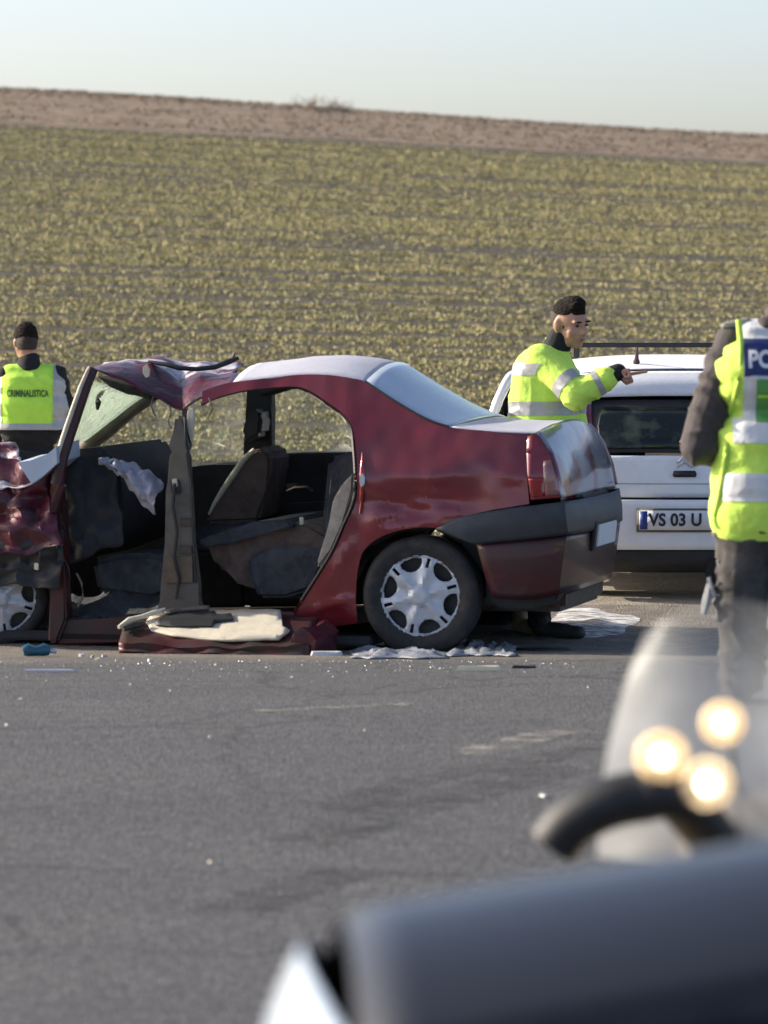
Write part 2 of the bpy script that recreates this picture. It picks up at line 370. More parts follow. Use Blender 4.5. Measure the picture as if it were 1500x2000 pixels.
def patch(name, src, planes, mat, parent, off=.004, pred=None, thick=0):
    bm = bmesh.new(); bm.from_mesh(src.data)
    for co, no in planes:
        bmesh.ops.bisect_plane(bm, geom=bm.verts[:] + bm.edges[:] + bm.faces[:], plane_co=co, plane_no=no, clear_inner=True, dist=1e-5)
    if pred:
        bm.normal_update()
        bmesh.ops.delete(bm, geom=[f for f in bm.faces if not pred(f.calc_center_median(), f.normal)], context='FACES')
    bm.normal_update()
    for v in bm.verts: v.co += v.normal * off
    return from_bm(name, bm, mat, parent, 180, norm=False)
def text_mesh(txt, size, squash=1.0, bold=0.0):
    c = bpy.data.curves.new('lettering', 'FONT'); c.body = txt; c.size = size; c.align_x = 'CENTER'; c.align_y = 'CENTER'; c.offset = bold; c.resolution_u = 3
    o = bpy.data.objects.new('lettering', c); COL.objects.link(o)
    dg = bpy.context.evaluated_depsgraph_get(); dg.update()
    me = bpy.data.meshes.new_from_object(o.evaluated_get(dg)); bpy.data.objects.remove(o)
    for v in me.vertices: v.co.x *= squash
    me.materials.clear(); return me

# ------------------------------------------------------------------ setting: terrain, road
def sheet(name, xs, ys, dz, mat, kind='structure'):
    X, Y = np.meshgrid(xs, ys); Z = ground_np(X, Y) + dz
    V = np.stack([X, Y, Z], -1).reshape(-1, 3); nx = len(xs); ny = len(ys)
    i, j = np.meshgrid(np.arange(nx - 1), np.arange(ny - 1)); a = (j * nx + i).ravel()
    Fc = np.stack([a, a + 1, a + 1 + nx, a + nx], -1)
    me = bpy.data.meshes.new(name); me.from_pydata(V.tolist(), [], Fc.tolist()); me.update()
    return finish(name, me, mat, None, 60, {'kind': kind})

def soil_mat():
    m = M('field soil and stubble', (.048, .040, .024), .95, 0, .4, 3.0, bump=.8, bscale=7, bdist=.08)  # soil darkened so the bare rows read as furrow shade
    nt = m.node_tree; n = nt.nodes; l = nt.links; b = n['Principled BSDF']
    base = b.inputs['Base Color'].links[0].from_socket
    tc = n.new('ShaderNodeTexCoord'); sx = n.new('ShaderNodeSeparateXYZ'); l.new(tc.outputs['Object'], sx.inputs[0])
    nz = n.new('ShaderNodeTexNoise'); nz.inputs['Scale'].default_value = .35; nz.inputs['Detail'].default_value = 6; l.new(tc.outputs['Object'], nz.inputs['Vector'])
    ma = n.new('ShaderNodeMath'); ma.operation = 'MULTIPLY_ADD'; l.new(nz.outputs['Fac'], ma.inputs[0]); ma.inputs[1].default_value = 1.6; l.new(sx.outputs['Y'], ma.inputs[2])
    rp = n.new('ShaderNodeMapRange'); l.new(ma.outputs[0], rp.inputs[0]); rp.inputs[1].default_value = 77.4; rp.inputs[2].default_value = 78.0
    # beyond the built rows the material carries the crop's colour
    ax = n.new('ShaderNodeMath'); ax.operation = 'ABSOLUTE'; l.new(sx.outputs['X'], ax.inputs[0])
    lim = n.new('ShaderNodeMath'); lim.operation = 'MULTIPLY_ADD'; l.new(sx.outputs['Y'], lim.inputs[0]); lim.inputs[1].default_value = -.115; l.new(ax.outputs[0], lim.inputs[2])
    ed = n.new('ShaderNodeMapRange'); l.new(lim.outputs[0], ed.inputs[0]); ed.inputs[1].default_value = 7.0; ed.inputs[2].default_value = 8.0
    cm = n.new('ShaderNodeMixRGB'); cm.blend_type = 'MULTIPLY'; cm.inputs[0].default_value = 1; l.new(base, cm.inputs[1]); cm.inputs[2].default_value = (4.2, 4.6, 3.9, 1)
    ce = n.new('ShaderNodeMixRGB'); l.new(ed.outputs[0], ce.inputs[0]); l.new(base, ce.inputs[1]); l.new(cm.outputs[0], ce.inputs[2]); base = ce.outputs[0]
    mx = n.new('ShaderNodeMixRGB'); l.new(rp.outputs[0], mx.inputs[0]); l.new(base, mx.inputs[1])
    n3 = n.new('ShaderNodeTexNoise'); n3.inputs['Scale'].default_value = 2.2; n3.inputs['Detail'].default_value = 9; l.new(tc.outputs['Object'], n3.inputs['Vector'])
    r3 = n.new('ShaderNodeValToRGB'); l.new(n3.outputs['Fac'], r3.inputs[0])
    r3.color_ramp.elements[0].color = (.15, .108, .074, 1); r3.color_ramp.elements[1].color = (.25, .185, .125, 1)
    r3.color_ramp.elements[0].position = .35; r3.color_ramp.elements[1].position = .68
    l.new(r3.outputs[0], mx.inputs[2]); l.new(mx.outputs[0], b.inputs['Base Color'])
    return m
def road_mat():
    m = bpy.data.materials.new('worn grey asphalt'); m.use_nodes = True
    nt = m.node_tree; n = nt.nodes; l = nt.links; b = n['Principled BSDF']; b.inputs['Roughness'].default_value = .85
    tc = n.new('ShaderNodeTexCoord')
    def nz(sc, det=8, st=None):
        x = n.new('ShaderNodeTexNoise'); x.inputs['Scale'].default_value = sc; x.inputs['Detail'].default_value = det; x.inputs['Roughness'].default_value = .7
        if st:
            mp = n.new('ShaderNodeMapping'); mp.inputs['Scale'].default_value = st; mp.inputs['Rotation'].default_value = (0, 0, R(8)); l.new(tc.outputs['Object'], mp.inputs[0]); l.new(mp.outputs[0], x.inputs['Vector'])
        else: l.new(tc.outputs['Object'], x.inputs['Vector'])
        return x.outputs['Fac']
    def ramp(f, p0, p1, c0, c1):
        r = n.new('ShaderNodeValToRGB'); l.new(f, r.inputs[0]); r.color_ramp.elements[0].position = p0; r.color_ramp.elements[1].position = p1
        r.color_ramp.elements[0].color = tuple(c0) + (1,); r.color_ramp.elements[1].color = tuple(c1) + (1,); return r.outputs[0]
    def mix(f, a, c, mode='MIX', fac=None):
        x = n.new('ShaderNodeMixRGB'); x.blend_type = mode
        if fac is None: l.new(f, x.inputs[0])
        else: x.inputs[0].default_value = fac
        l.new(a, x.inputs[1])
        if isinstance(c, tuple): x.inputs[2].default_value = c + (1,)
        else: l.new(c, x.inputs[2])
        return x.outputs[0]
    vo = n.new('ShaderNodeTexVoronoi'); vo.inputs['Scale'].default_value = 85; l.new(tc.outputs['Object'], vo.inputs['Vector'])
    stone = ramp(vo.outputs['Color'], .2, .8, (.040, .0405, .0435), (.120, .120, .1245))
    fine = ramp(nz(28, 9), .38, .66, (.56, .56, .565), (1.42, 1.42, 1.43))
    c = mix(None, stone, fine, 'MULTIPLY', 1)
    c = mix(None, c, ramp(nz(.9, 6, (.5, 1.6, 1)), .35, .7, (.82, .82, .84), (1.12, 1.10, 1.07)), 'MULTIPLY', 1)
    c = mix(None, c, ramp(nz(2.2, 5, (.12, 2.4, 1)), .3, .42, (.72, .72, .74), (1, 1, 1)), 'MULTIPLY', .75)   # tyre streaks
    cv = n.new('ShaderNodeTexVoronoi'); cv.feature = 'DISTANCE_TO_EDGE'; cv.inputs['Scale'].default_value = .55; wn_ = n.new('ShaderNodeTexNoise'); wn_.inputs['Scale'].default_value = 1.6; wn_.inputs['Detail'].default_value = 7
    l.new(tc.outputs['Object'], wn_.inputs['Vector']); va = n.new('ShaderNodeVectorMath'); va.operation = 'MULTIPLY_ADD'; l.new(wn_.outputs['Color'], va.inputs[0]); va.inputs[1].default_value = (.9, .9, 0); l.new(tc.outputs['Object'], va.inputs[2]); l.new(va.outputs[0], cv.inputs['Vector'])
    c = mix(None, c, ramp(cv.outputs['Distance'], .004, .012, (.45, .45, .46), (1, 1, 1)), 'MULTIPLY', .7)      # hairline cracks
    sx = n.new('ShaderNodeSeparateXYZ'); l.new(tc.outputs['Object'], sx.inputs[0])
    dm = n.new('ShaderNodeMath'); dm.operation = 'MULTIPLY_ADD'; l.new(nz(1.3, 7), dm.inputs[0]); dm.inputs[1].default_value = 2.6; l.new(sx.outputs['Y'], dm.inputs[2])
    mr = n.new('ShaderNodeMapRange'); l.new(dm.outputs[0], mr.inputs[0]); mr.inputs[1].default_value = 24.4; mr.inputs[2].default_value = 26.4; mr.inputs[4].default_value = .75
    c = mix(mr.outputs[0], c, ramp(nz(9, 8), .35, .65, (.14, .12, .095), (.30, .26, .21)))     # grit drifted to the road edge
    l.new(c, b.inputs['Base Color'])
    bp = n.new('ShaderNodeBump'); bp.inputs['Strength'].default_value = .55; bp.inputs['Distance'].default_value = .012; l.new(vo.outputs['Distance'], bp.inputs['Height']); l.new(bp.outputs[0], b.inputs['Normal'])
    return m
MAT['soil'] = soil_mat(); MAT['road'] = road_mat()
MAT['gravel'] = M('grit shoulder', (.26, .225, .18), .95, 0, .4, 14, bump=.8, bscale=50, bdist=.02, col2=(.36, .33, .28), c2thr=.55, c2scale=2)
xs = np.concatenate([np.linspace(-1500, -60, 14)[:-1], np.linspace(-60, 60, 81), np.linspace(60, 1500, 14)[1:]])
ys = np.concatenate([np.linspace(-40, 8, 9)[:-1], np.linspace(8, 100, 150), np.linspace(100, 1600, 40)[1:]])
terr = sheet('field_terrain', xs, ys, -.012, 'soil')
sheet('road', np.linspace(-60, 60, 121), np.linspace(-30, 27.2, 90), .004, 'road')
sheet('gravel_shoulder', np.linspace(-60, 60, 121), np.linspace(26.6, 33.4, 18), -.003, 'gravel')

# ------------------------------------------------------------------ field growth (nobody could count it)
MAT['wheat'] = M('winter wheat blades', (1, 1, 1), .8, 0, .12, 2, island=[(.11, .108, .04), (.36, .325, .132), (.51, .44, .20), (.68, .58, .32), (.36, .345, .132)])
MAT['dry'] = M('dry stubble', (1, 1, 1), .9, 0, .1, 2, island=[(.15, .108, .074), (.27, .20, .135), (.20, .148, .10)])
def growth(name, y0, y1, rowstep, along, hgt, mat, seed, dens, hw, nb=5, label=None):
    g = np.random.default_rng(seed); ry = np.arange(y0, y1, rowstep)
    rows = []
    for r in ry:
        w = hw(r); n = int(2 * w / along)
        x = g.uniform(-w, w, n); y = r + g.normal(0, rowstep * .17, n) - x * .0
        rows.append(np.stack([x, y], -1))
    P = np.concatenate(rows)
    nzv = np.array([noise.noise(Vector((x * .16, y * .55, 3.3))) + .6 * noise.noise(Vector((x * .9, y * 1.3, 9.))) for x, y in P])
    lines = []; yy = y0                                   # furrows and wheel tracks where little grows; dark soil stands for shade
    while yy < y1: lines.append((yy, g.uniform(.05, .15) * (1 + (yy - 33) / 30), g.uniform(0, 99))); yy += g.uniform(.32, 1.0) * (1 + (yy - 33) / 45)
    band = np.zeros(len(P))
    for ly, lw, ph in lines:
        near = np.abs(P[:, 1] - ly) < lw + .5
        idx = np.nonzero(near)[0]
        for i in idx:
            x, y = P[i]; c = ly + .22 * noise.noise(Vector((x * .10, ph, 0)))
            if abs(y - c) < lw and noise.noise(Vector((x * .13, ph, 5.))) > -.30: band[i] = 1
    keep = (nzv > dens + g.uniform(-.35, .35, len(P))) & ~((band > .5) & (g.uniform(0, 1, len(P)) < .93))
    P = P[keep]; n = len(P)
    Z = ground_np(P[:, 0], P[:, 1]) - .015
    sz = hgt * g.uniform(.55, 1.25, n)
    V = np.zeros((n, nb, 3, 3)); az = g.uniform(0, 2 * np.pi, (n, nb)); lean = g.uniform(.15, 1.0, (n, nb)); wd = .006 + .009 * g.random((n, nb))
    base = np.stack([P[:, 0], P[:, 1], Z], -1)[:, None, :] + np.stack([g.normal(0, .022, (n, nb)), g.normal(0, .016, (n, nb)), np.zeros((n, nb))], -1)
    side = np.stack([-np.sin(az), np.cos(az), 0 * az], -1) * wd[..., None]
    tip = base + np.stack([np.cos(az) * lean * .7, np.sin(az) * lean * .7, 1 - .35 * lean], -1) * sz[:, None, None]
    V[:, :, 0] = base - side; V[:, :, 1] = base + side; V[:, :, 2] = tip
    V = V.reshape(-1, 3); F = np.arange(len(V)).reshape(-1, 3)
    me = bpy.data.meshes.new(name); me.vertices.add(len(V)); me.vertices.foreach_set('co', V.ravel())
    me.loops.add(len(V)); me.loops.foreach_set('vertex_index', F.ravel().astype(np.int32))
    me.polygons.add(len(F)); me.polygons.foreach_set('loop_start', np.arange(0, len(V), 3, dtype=np.int32))
    me.update(calc_edges=True)
    o = finish(name, me, mat, None, 0, {'kind': 'stuff'}); tagged(o, label[0], label[1]); return o
growth('winter_wheat', 33.6, 76.2, .11, .030, .034, 'wheat', 3, -.62, lambda y: 7.5 + y * .115, 4, ('short yellow green wheat rows growing up the hillside', 'crop'))
growth('dry_stubble', 77.3, 90, .24, .10, .05, 'dry', 5, -.3, lambda y: 5 + y * .11, 4, ('brown dry stubble along the top of the hill', 'stubble'))
growth('verge_grass', 31.6, 33.8, .12, .09, .14, 'wheat', 8, -.25, lambda y: 9, 5, ('ragged pale grass in the ditch behind the road', 'grass'))
def bare_shrub(px, h, seed, lab):
    rnd = random.Random(seed); y = 84.6; x = (px - 750) / FPX * y; z = ground(x, y)
    t = thing('bare_shrub', lab, 'shrub', (x, y, z - .02), group='leafless shrubs on the hill crest')
    st = bmesh.new(); tw = bmesh.new()
    for k in range(7):
        a = rnd.uniform(0, 6.28); sp = rnd.uniform(.05, .32); top = Vector((math.cos(a) * sp, math.sin(a) * sp, h * rnd.uniform(.6, 1)))
        tube_bm(st, [(0, 0, 0), top * .5 + Vector((0, 0, .05)), top], [.009, .007, .004], 5)
        for q in range(5):
            s = top * rnd.uniform(.4, 1); b = rnd.uniform(0, 6.28)
            tube_bm(tw, [s, s + Vector((math.cos(b) * .16, math.sin(b) * .16, rnd.uniform(.06, .2)))], [.006, .003], 4)
    from_bm('stem', st, 'twig', t); from_bm('twigs', tw, 'twig', t)
bare_shrub(598, .17, 1, 'taller leafless shrub on the hill crest'); bare_shrub(632, .12, 2, 'low leafless shrub beside a taller one on hill crest'); bare_shrub(672, .09, 3, 'smallest faint leafless shrub on the hill crest')

# ------------------------------------------------------------------ the wrecked red car
TH = R(13.2)
O0 = PG(820, 1279)
car = thing('wrecked_car', 'crushed dark red saloon car with doors cut away, standing on the road', 'car', O0, -TH)
UX = Vector((math.cos(TH), -math.sin(TH), 0)); VX = Vector((math.sin(TH), math.cos(TH), 0))
WC = 1.62
def pv(px, py, v):                        # pixel -> car point at depth v into the car
    d = ray(px, py); p0 = O0 + VX * v; t = (p0 - CAMP).dot(VX) / d.dot(VX); p = CAMP + d * t - O0
    return Vector((p.dot(UX), v, p.z))
def Vs(u, z):
    v = .43 * max(0, z - .93) ** 1.08
    v += .035 * (max(0, .72 - z) / .5) ** 2
    v += .13 * (max(0, u - .42) / .5) ** 2.2
    return v
_psc = {}
def ps(px, py, dv=0):
    k = (px, py, dv)
    if k not in _psc: _psc[k] = ps_(px, py, dv)
    return _psc[k].copy()
def ps_(px, py, dv=0):                     # pixel -> point on the car's curved side
    v = 0
    for _ in range(8): p = pv(px, py, v); v = Vs(p.x, p.z) + dv
    return pv(px, py, v)
def uz(pts, dv=0): return [(q.x, q.z) for q in (ps(a, b, dv) for a, b in pts)]
def dent(u, z):
    d = .012 * noise.noise(Vector((u * 3.2, z * 3.5, 1.7))) + .006 * noise.noise(Vector((u * 9, z * 8, 4)))
    c = ps(800, 985); d += .030 * math.exp(-(((u - c.x) / .30) ** 2 + ((z - c.z - .02) / .06) ** 2))
    c = ps(955, 930); d += .016 * math.exp(-(((u - c.x) / .16) ** 2 + ((z - c.z) / .11) ** 2))
    for (x0, y0, x1, y1, w_, a_) in ((722, 955, 900, 1003, .035, -.020), (735, 1025, 880, 985, .03, .014), (900, 885, 1020, 940, .05, -.008), (640, 1150, 690, 1050, .03, -.012), (600, 1195, 690, 1165, .025, -.014)):
        a = ps(x0, y0); b = ps(x1, y1); e = Vector((b.x - a.x, b.z - a.z)); q2 = Vector((u - a.x, z - a.z)); t = max(0, min(1, q2.dot(e) / e.length_squared)); dd = (q2 - e * t).length
        if dd < w_: d += a_ * (1 - dd / w_) * min(1, 4 * t + .2, 4 * (1 - t) + .2)
    c = ps(700, 1010); d += .02 * math.exp(-(((u - c.x) / .06) ** 2 + ((z - c.z) / .12) ** 2))
    return d
def sidemap(dv=0, dents=True, mirror=False):
    def f(u, z):
        v = Vs(u, z) + dv + (dent(u, z) if dents else 0)
        return Vector((u, WC - v if mirror else v, z))
    return f
def c2(pts, n=4): return [(p.x, p.y) for p in cr([Vector((a, b, 0)) for a, b in pts], n)]
up_edge = c2([(395, 764), (440, 749), (500, 741), (580, 732), (640, 732), (690, 739), (714, 746), (760, 777), (815, 810), (850, 826), (877, 834), (930, 840), (985, 843), (1031, 845)], 3)
ap_edge = c2([(575, 1203), (592, 1175), (622, 1128), (652, 1078), (675, 1025), (692, 985), (698, 940), (695, 880), (689, 838), (672, 810), (640, 786), (605, 764), (575, 755), (520, 758), (470, 764), (425, 776), (395, 790)], 4)
arch = [(850, 1031), (820, 1030), (780, 1036), (745, 1048), (718, 1066), (704, 1088), (697, 1125), (695, 1170), (699, 1216)]
side_px = up_edge + [(1029, 880), (1029, 930), (1034, 984), (960, 996), (900, 1009)] + c2(arch, 3) + [(650, 1224), (610, 1222)] + ap_edge
side_uz = uz(side_px)
q = panel('rear_quarter_panel', side_uz, [], sidemap(), 'red', car, .03, 0, 60, 1)
q['label'] = 'dented dark red rear quarter panel and roof pillar'
far = panel('rear_quarter_panel', side_uz, [], sidemap(0, False, True), 'red', car, .12, 0)
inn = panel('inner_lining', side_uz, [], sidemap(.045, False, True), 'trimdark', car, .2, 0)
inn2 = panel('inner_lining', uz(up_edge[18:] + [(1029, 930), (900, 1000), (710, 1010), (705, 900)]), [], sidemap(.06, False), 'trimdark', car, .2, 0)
# door jamb returns inward from the opening's edge
rows = []
apz = uz(ap_edge)
for k, dv in enumerate((.004, .03, .075, .11)):
    rows.append([Vector((u - (.006, .012, .03, .045)[k], Vs(u, z) + dv + dent(u, z), z)) for u, z in apz])
grid('door_jamb', rows, 'red', car)
tube('door_seal', [Vector((u - .02, Vs(u, z) + .05, z)) for u, z in apz[4:]], .012, 'black', car, 6)
tube('jamb_trim', [ps(a, b, .055) for a, b in c2([(602, 766), (630, 783), (660, 803), (682, 828), (688, 842)], 3)], .011, 'beige', car, 6)
# lip added on the pillar edge, its brighter red painting the sun glint
tube('glint_edge', [ps(a, b, .008) for a, b in c2([(703, 800), (707, 850), (708, 905), (707, 940), (706, 975), (703, 1003)], 3)], [.006] * 6 + [.010] + [.016] * 3 + [.012] * 3 + [.006] * 3, M('red glint edge', (.35, .05, .05), .15, .6, .2, 30, coat=1), car, 8)

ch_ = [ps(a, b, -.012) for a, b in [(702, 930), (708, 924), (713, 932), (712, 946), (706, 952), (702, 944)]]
prism('glint_chip', ch_, (0, .01, 0), 'hub', car, .002)  # pale chip added where the pillar edge glints in the sun
def mirror(p): return Vector((p.x, WC - p.y, p.z))
def strip(name, edge, bz, bu, mat, n=18, p=2.4, nz=0, thick=0, ns=8.):
    rows = []
    for i, e in enumerate(edge):
        f = mirror(e); b_z = bz[i] if isinstance(bz, list) else bz; b_u = bu[i] if isinstance(bu, list) else bu; r = []
        for k in range(n + 1):
            t = k / n; w = 1 - abs(2 * t - 1) ** p
            q = e.lerp(f, t) + Vector((b_u * w, 0, b_z * w))
            if nz: q += noise.noise_vector(q * ns) * nz * min(1, w * 4)
            r.append(q)
        rows.append(r)
    return grid(name, rows, mat, car, thick=thick)
# roof, rear window, boot deck, boot face
roof_edge = [ps(a, b) for a, b in c2([(455, 746), (500, 741), (540, 736), (580, 732), (640, 732), (690, 739), (714, 746)], 3)]
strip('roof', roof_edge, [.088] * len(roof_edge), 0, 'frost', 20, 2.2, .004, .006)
win_edge = [ps(a, b) for a, b in c2([(714, 746), (760, 777), (815, 810), (850, 826), (877, 834)], 3)]
nb = len(win_edge)
rw = strip('rear_window', [e + Vector((0, .004, .003)) for e in win_edge], [.088 - .055 * (i / (nb - 1)) for i in range(nb)], [.02 + .05 * (i / (nb - 1)) for i in range(nb)], 'frostglint', 20, 2.2, 0, .006)
sl = tube('window_seal', [e + Vector((0, .0, .002)) for e in win_edge], .007, 'black', rw, 6)
deck = [ps(a, b) for a, b in c2([(877, 834), (930, 840), (985, 843), (1031, 845), (1050, 845)], 3)]
nd = len(deck)
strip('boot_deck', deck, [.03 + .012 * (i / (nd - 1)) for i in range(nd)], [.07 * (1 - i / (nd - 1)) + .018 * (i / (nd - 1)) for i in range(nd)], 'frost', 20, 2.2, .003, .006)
bface = [ps(a, b) for a, b in c2([(1050, 845), (1062, 862), (1076, 890), (1088, 930), (1098, 978)], 4)]
nf = len(bface)
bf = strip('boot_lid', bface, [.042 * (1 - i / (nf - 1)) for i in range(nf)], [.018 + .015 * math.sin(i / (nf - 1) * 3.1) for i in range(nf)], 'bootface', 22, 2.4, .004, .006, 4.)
bf['label'] = 'boot lid hazed with frost, red paint showing below'
# crumpled front of the roof
rows = []
for v, line in ((.20, [(180, 724), (235, 738), (292, 768), (330, 788), (356, 799), (385, 780), (420, 765), (462, 752)]),
                (.27, [(181, 720), (238, 728), (292, 752), (330, 770), (356, 782), (388, 764), (425, 754), (462, 746)]),
                (.36, [(184, 716), (242, 720), (295, 736), (328, 757), (355, 764), (390, 752), (425, 744), (462, 739)]),
                (.50, [(195, 713), (245, 708), (298, 714), (330, 730), (352, 746), (390, 734), (425, 738), (462, 730)]),
                (.68, [(205, 711), (250, 703), (298, 703), (330, 713), (355, 728), (390, 717), (428, 722), (465, 719)]),
                (.95, [(215, 710), (252, 701), (300, 699), (332, 703), (360, 709), (395, 706), (432, 711), (470, 707)]),
                (1.25, [(225, 712), (258, 703), (303, 702), (336, 705), (365, 707), (400, 706), (437, 708), (478, 710)]),
                (1.45, [(230, 722), (262, 716), (308, 716), (340, 716), (370, 716), (405, 716), (440, 716), (484, 718)])):
    r = [pv(a, b, v) for a, b in line]; r2 = []
    for i in range(len(r) - 1):
        for k in range(4): r2.append(r[i].lerp(r[i + 1], k / 4) + Vector((0, 0, .012 * noise.noise(Vector((i + k / 4., v * 7, 2))))))
    r2.append(r[-1]); rows.append(r2)
rows2 = []
for i in range(len(rows) - 1):
    for k in range(3): rows2.append([a.lerp(b, k / 3) + noise.noise_vector(a.lerp(b, k / 3) * 11) * .012 for a, b in zip(rows[i], rows[i + 1])])
rows2.append(rows[-1])
cr1 = grid('crumpled_roof_rail', rows2[:11], 'redcr', car, smooth=22, thick=.006); cr1['label'] = 'crumpled dark red roof rail bent down onto the cut pillar'
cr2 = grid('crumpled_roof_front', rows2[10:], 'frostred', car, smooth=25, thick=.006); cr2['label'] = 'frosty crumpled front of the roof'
tube('torn_roof_seal', [pv(a, b, v) for a, b, v in [(290, 706, .5), (325, 712, .48), (350, 719, .48), (385, 721, .5), (420, 717, .55), (448, 706, .6), (466, 699, .62)]], [.008, .012, .013, .012, .014, .016, .010], 'black', car, 8)
tube('torn_seal_end', [pv(a, b, .62) for a, b in [(445, 708), (456, 696), (459, 688)]], [.014, .010, .004], 'black', car, 6)
prism('torn_trim_tab', [pv(a, b, .22) for a, b in [(279, 716), (287, 711), (293, 722), (291, 736), (284, 738), (278, 728)]], (0, .012, 0), 'beige', car, .003)
# pillars
tube('windscreen_pillar', [pv(a, b, v) for a, b, v in [(181, 720, .20), (168, 752, .17), (150, 805, .12), (133, 855, .08), (120, 895, .04), (112, 945, .02), (108, 1000, .02)]], [.030, .032, .033, .034, .036, .04, .04], 'redsill', car, 10)
tube('pillar_beige_edge', [pv(a, b, v) for a, b, v in [(172, 722, .165), (157, 757, .135), (139, 808, .085), (122, 858, .045), (111, 893, .005)]], [.010, .013, .014, .014, .011], 'beige', car, 8)  # beige tube along the left edge of the pillar
tube('windscreen_pillar', [pv(a, b, v) for a, b, v in [(296, 772, 1.46), (255, 800, 1.49), (210, 838, 1.53), (178, 862, 1.56), (160, 885, 1.58)]], [.042, .045, .05, .05, .05], 'greypillar', car, 10)['label'] = 'far windscreen pillar with grey lining'
prism('roof_lining_flap', [pv(a, b, .6) for a, b in [(190, 735), (235, 748), (290, 768), (300, 782), (262, 772), (248, 770), (215, 756)]], (0, .5, .0), 'trimdark', car, .004)
wsr = []
for t in np.linspace(0, 1, 9):
    a = pv(170 - 30 * t, 738 + 134 * t, .22 - .1 * t); b = pv(292 - 128 * t, 770 + 90 * t, 1.46 + .08 * t)
    wsr.append([a.lerp(b, s) + Vector((-.05 * (1 - (2 * s - 1) ** 2), 0, 0)) + noise.noise_vector(a.lerp(b, s) * 6) * .012 for s in np.linspace(0, 1, 10)])
grid('windscreen', wsr, 'windscreen', car, thick=.004)['label'] = 'hazed greenish cracked windscreen'
box('rear_view_mirror', pv(189, 768, .75), (.05, .10, .05), 'reflect', car, .012)
tube('mirror_stalk', [pv(189, 770, .75), pv(192, 785, .74), pv(190, 800, .75)], [.012, .018, .008], 'black', car, 8)
prism('windscreen_fragment', [pv(a, b, -.02) for a, b in [(34, 903), (60, 899), (92, 888), (110, 872), (112, 905), (84, 930), (62, 946)]], (0.05, .25, .03), 'frostglint', car, .002)['label'] = 'pale blue piece of windscreen lying on the cowl'
# centre pillar (near)
def ppoly(name, pts, v0, depth, mat, bev=.008, **k): return prism(name, [pv(a, b, v0) for a, b in pts], (0, depth, 0), mat, car, bev, **k)
bp = ppoly('centre_pillar', [(341, 812), (360, 812), (363, 872), (370, 884), (372, 960), (377, 1060), (381, 1140), (388, 1165), (398, 1196), (300, 1206), (312, 1170), (321, 1140), (322, 1060), (324, 960), (330, 884), (336, 872)], .05, .06, 'greypillar', .022, seg=4)
for hy in (1012, 1066): prism('hinge_plate', [pv(a, b, .038) for a, b in [(352, hy), (374, hy), (375, hy + 16), (352, hy + 16)]], (0, .014, 0), 'darkmetal', bp, .003)
tube('pillar_edge', [pv(a, b, .044) for a, b in [(360, 815), (364, 872), (371, 890), (373, 960), (378, 1060), (382, 1138)]], .007, 'black', bp, 6)
prism('pillar_plate', [pv(a, b, .035) for a, b in [(322, 1086), (376, 1086), (377, 1138), (320, 1140)]], (0, .02, 0), M('brown pillar cover', (.10, .075, .05), .7, 0, .3, 15), bp, .004)
prism('belt_slot', [pv(a, b, .042) for a, b in [(332, 938), (350, 938), (354, 958), (350, 966), (334, 962)]], (0, .012, 0), 'black', bp, .003)
prism('belt_bracket', [pv(a, b, .034) for a, b in [(335, 936), (345, 934), (347, 950), (337, 952)]], (0, .012, 0), 'beige', bp, .003)
ppoly('pillar_stub', [(366, 800), (377, 795), (380, 806), (374, 870), (364, 878), (360, 872), (364, 830)], .10, .025, 'beige', .005)
ppoly('pillar_stub', [(355, 800), (366, 798), (364, 872), (358, 872)], .13, .03, 'trimdark', .004)
# far side
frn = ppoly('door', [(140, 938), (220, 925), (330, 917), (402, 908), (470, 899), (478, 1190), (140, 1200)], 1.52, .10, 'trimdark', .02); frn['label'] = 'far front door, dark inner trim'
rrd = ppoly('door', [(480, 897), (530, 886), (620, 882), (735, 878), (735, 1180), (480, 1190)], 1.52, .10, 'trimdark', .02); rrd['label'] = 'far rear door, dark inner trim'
prism('armrest', [pv(a, b, 1.44) for a, b in [(535, 985), (640, 980), (640, 1000), (535, 1004)]], (0, .08, 0), 'trimdark', rrd, .01)
ppoly('door_handle', [(558, 945), (580, 944), (580, 952), (558, 953)], 1.50, .03, 'greypillar', .004)
ppoly('centre_pillar', [(481, 758), (529, 756), (530, 800), (529, 898), (478, 900), (474, 880), (479, 830), (480, 800)], 1.40, .10, 'trimdark', .012)['label'] = 'far centre pillar, black lining'
ppoly('headrest', [(476, 822), (490, 800), (505, 798), (512, 815), (508, 850), (480, 868), (472, 850)], 1.2, .2, 'black', .02)
fr_edge = [mirror(e) + Vector((0, -.03, -.035)) for e in [ps(395, 764)] + roof_edge]
tube('roof_rail', fr_edge, .035, 'trimdark', car, 8)
grid('roof_lining', [[e.lerp(mirror(e), t) + Vector((0, 0, .088 * (1 - abs(2 * t - 1) ** 2.2) - .035)) for t in np.linspace(.03, .97, 12)] for e in roof_edge], 'trimdark', car)
grid('door_glass', [[pv(a, b, 1.50) for a, b in [(534, 757), (690, 757)]], [pv(a, b, 1.50) for a, b in [(534, 888), (735, 880)]]], 'glass', car, thick=.004)
grid('door_glass', [[pv(a, b, 1.50) for a, b in [(300, 775), (476, 762)]], [pv(a, b, 1.50) for a, b in [(215, 928), (473, 902)]]], 'glass', car, thick=.004)
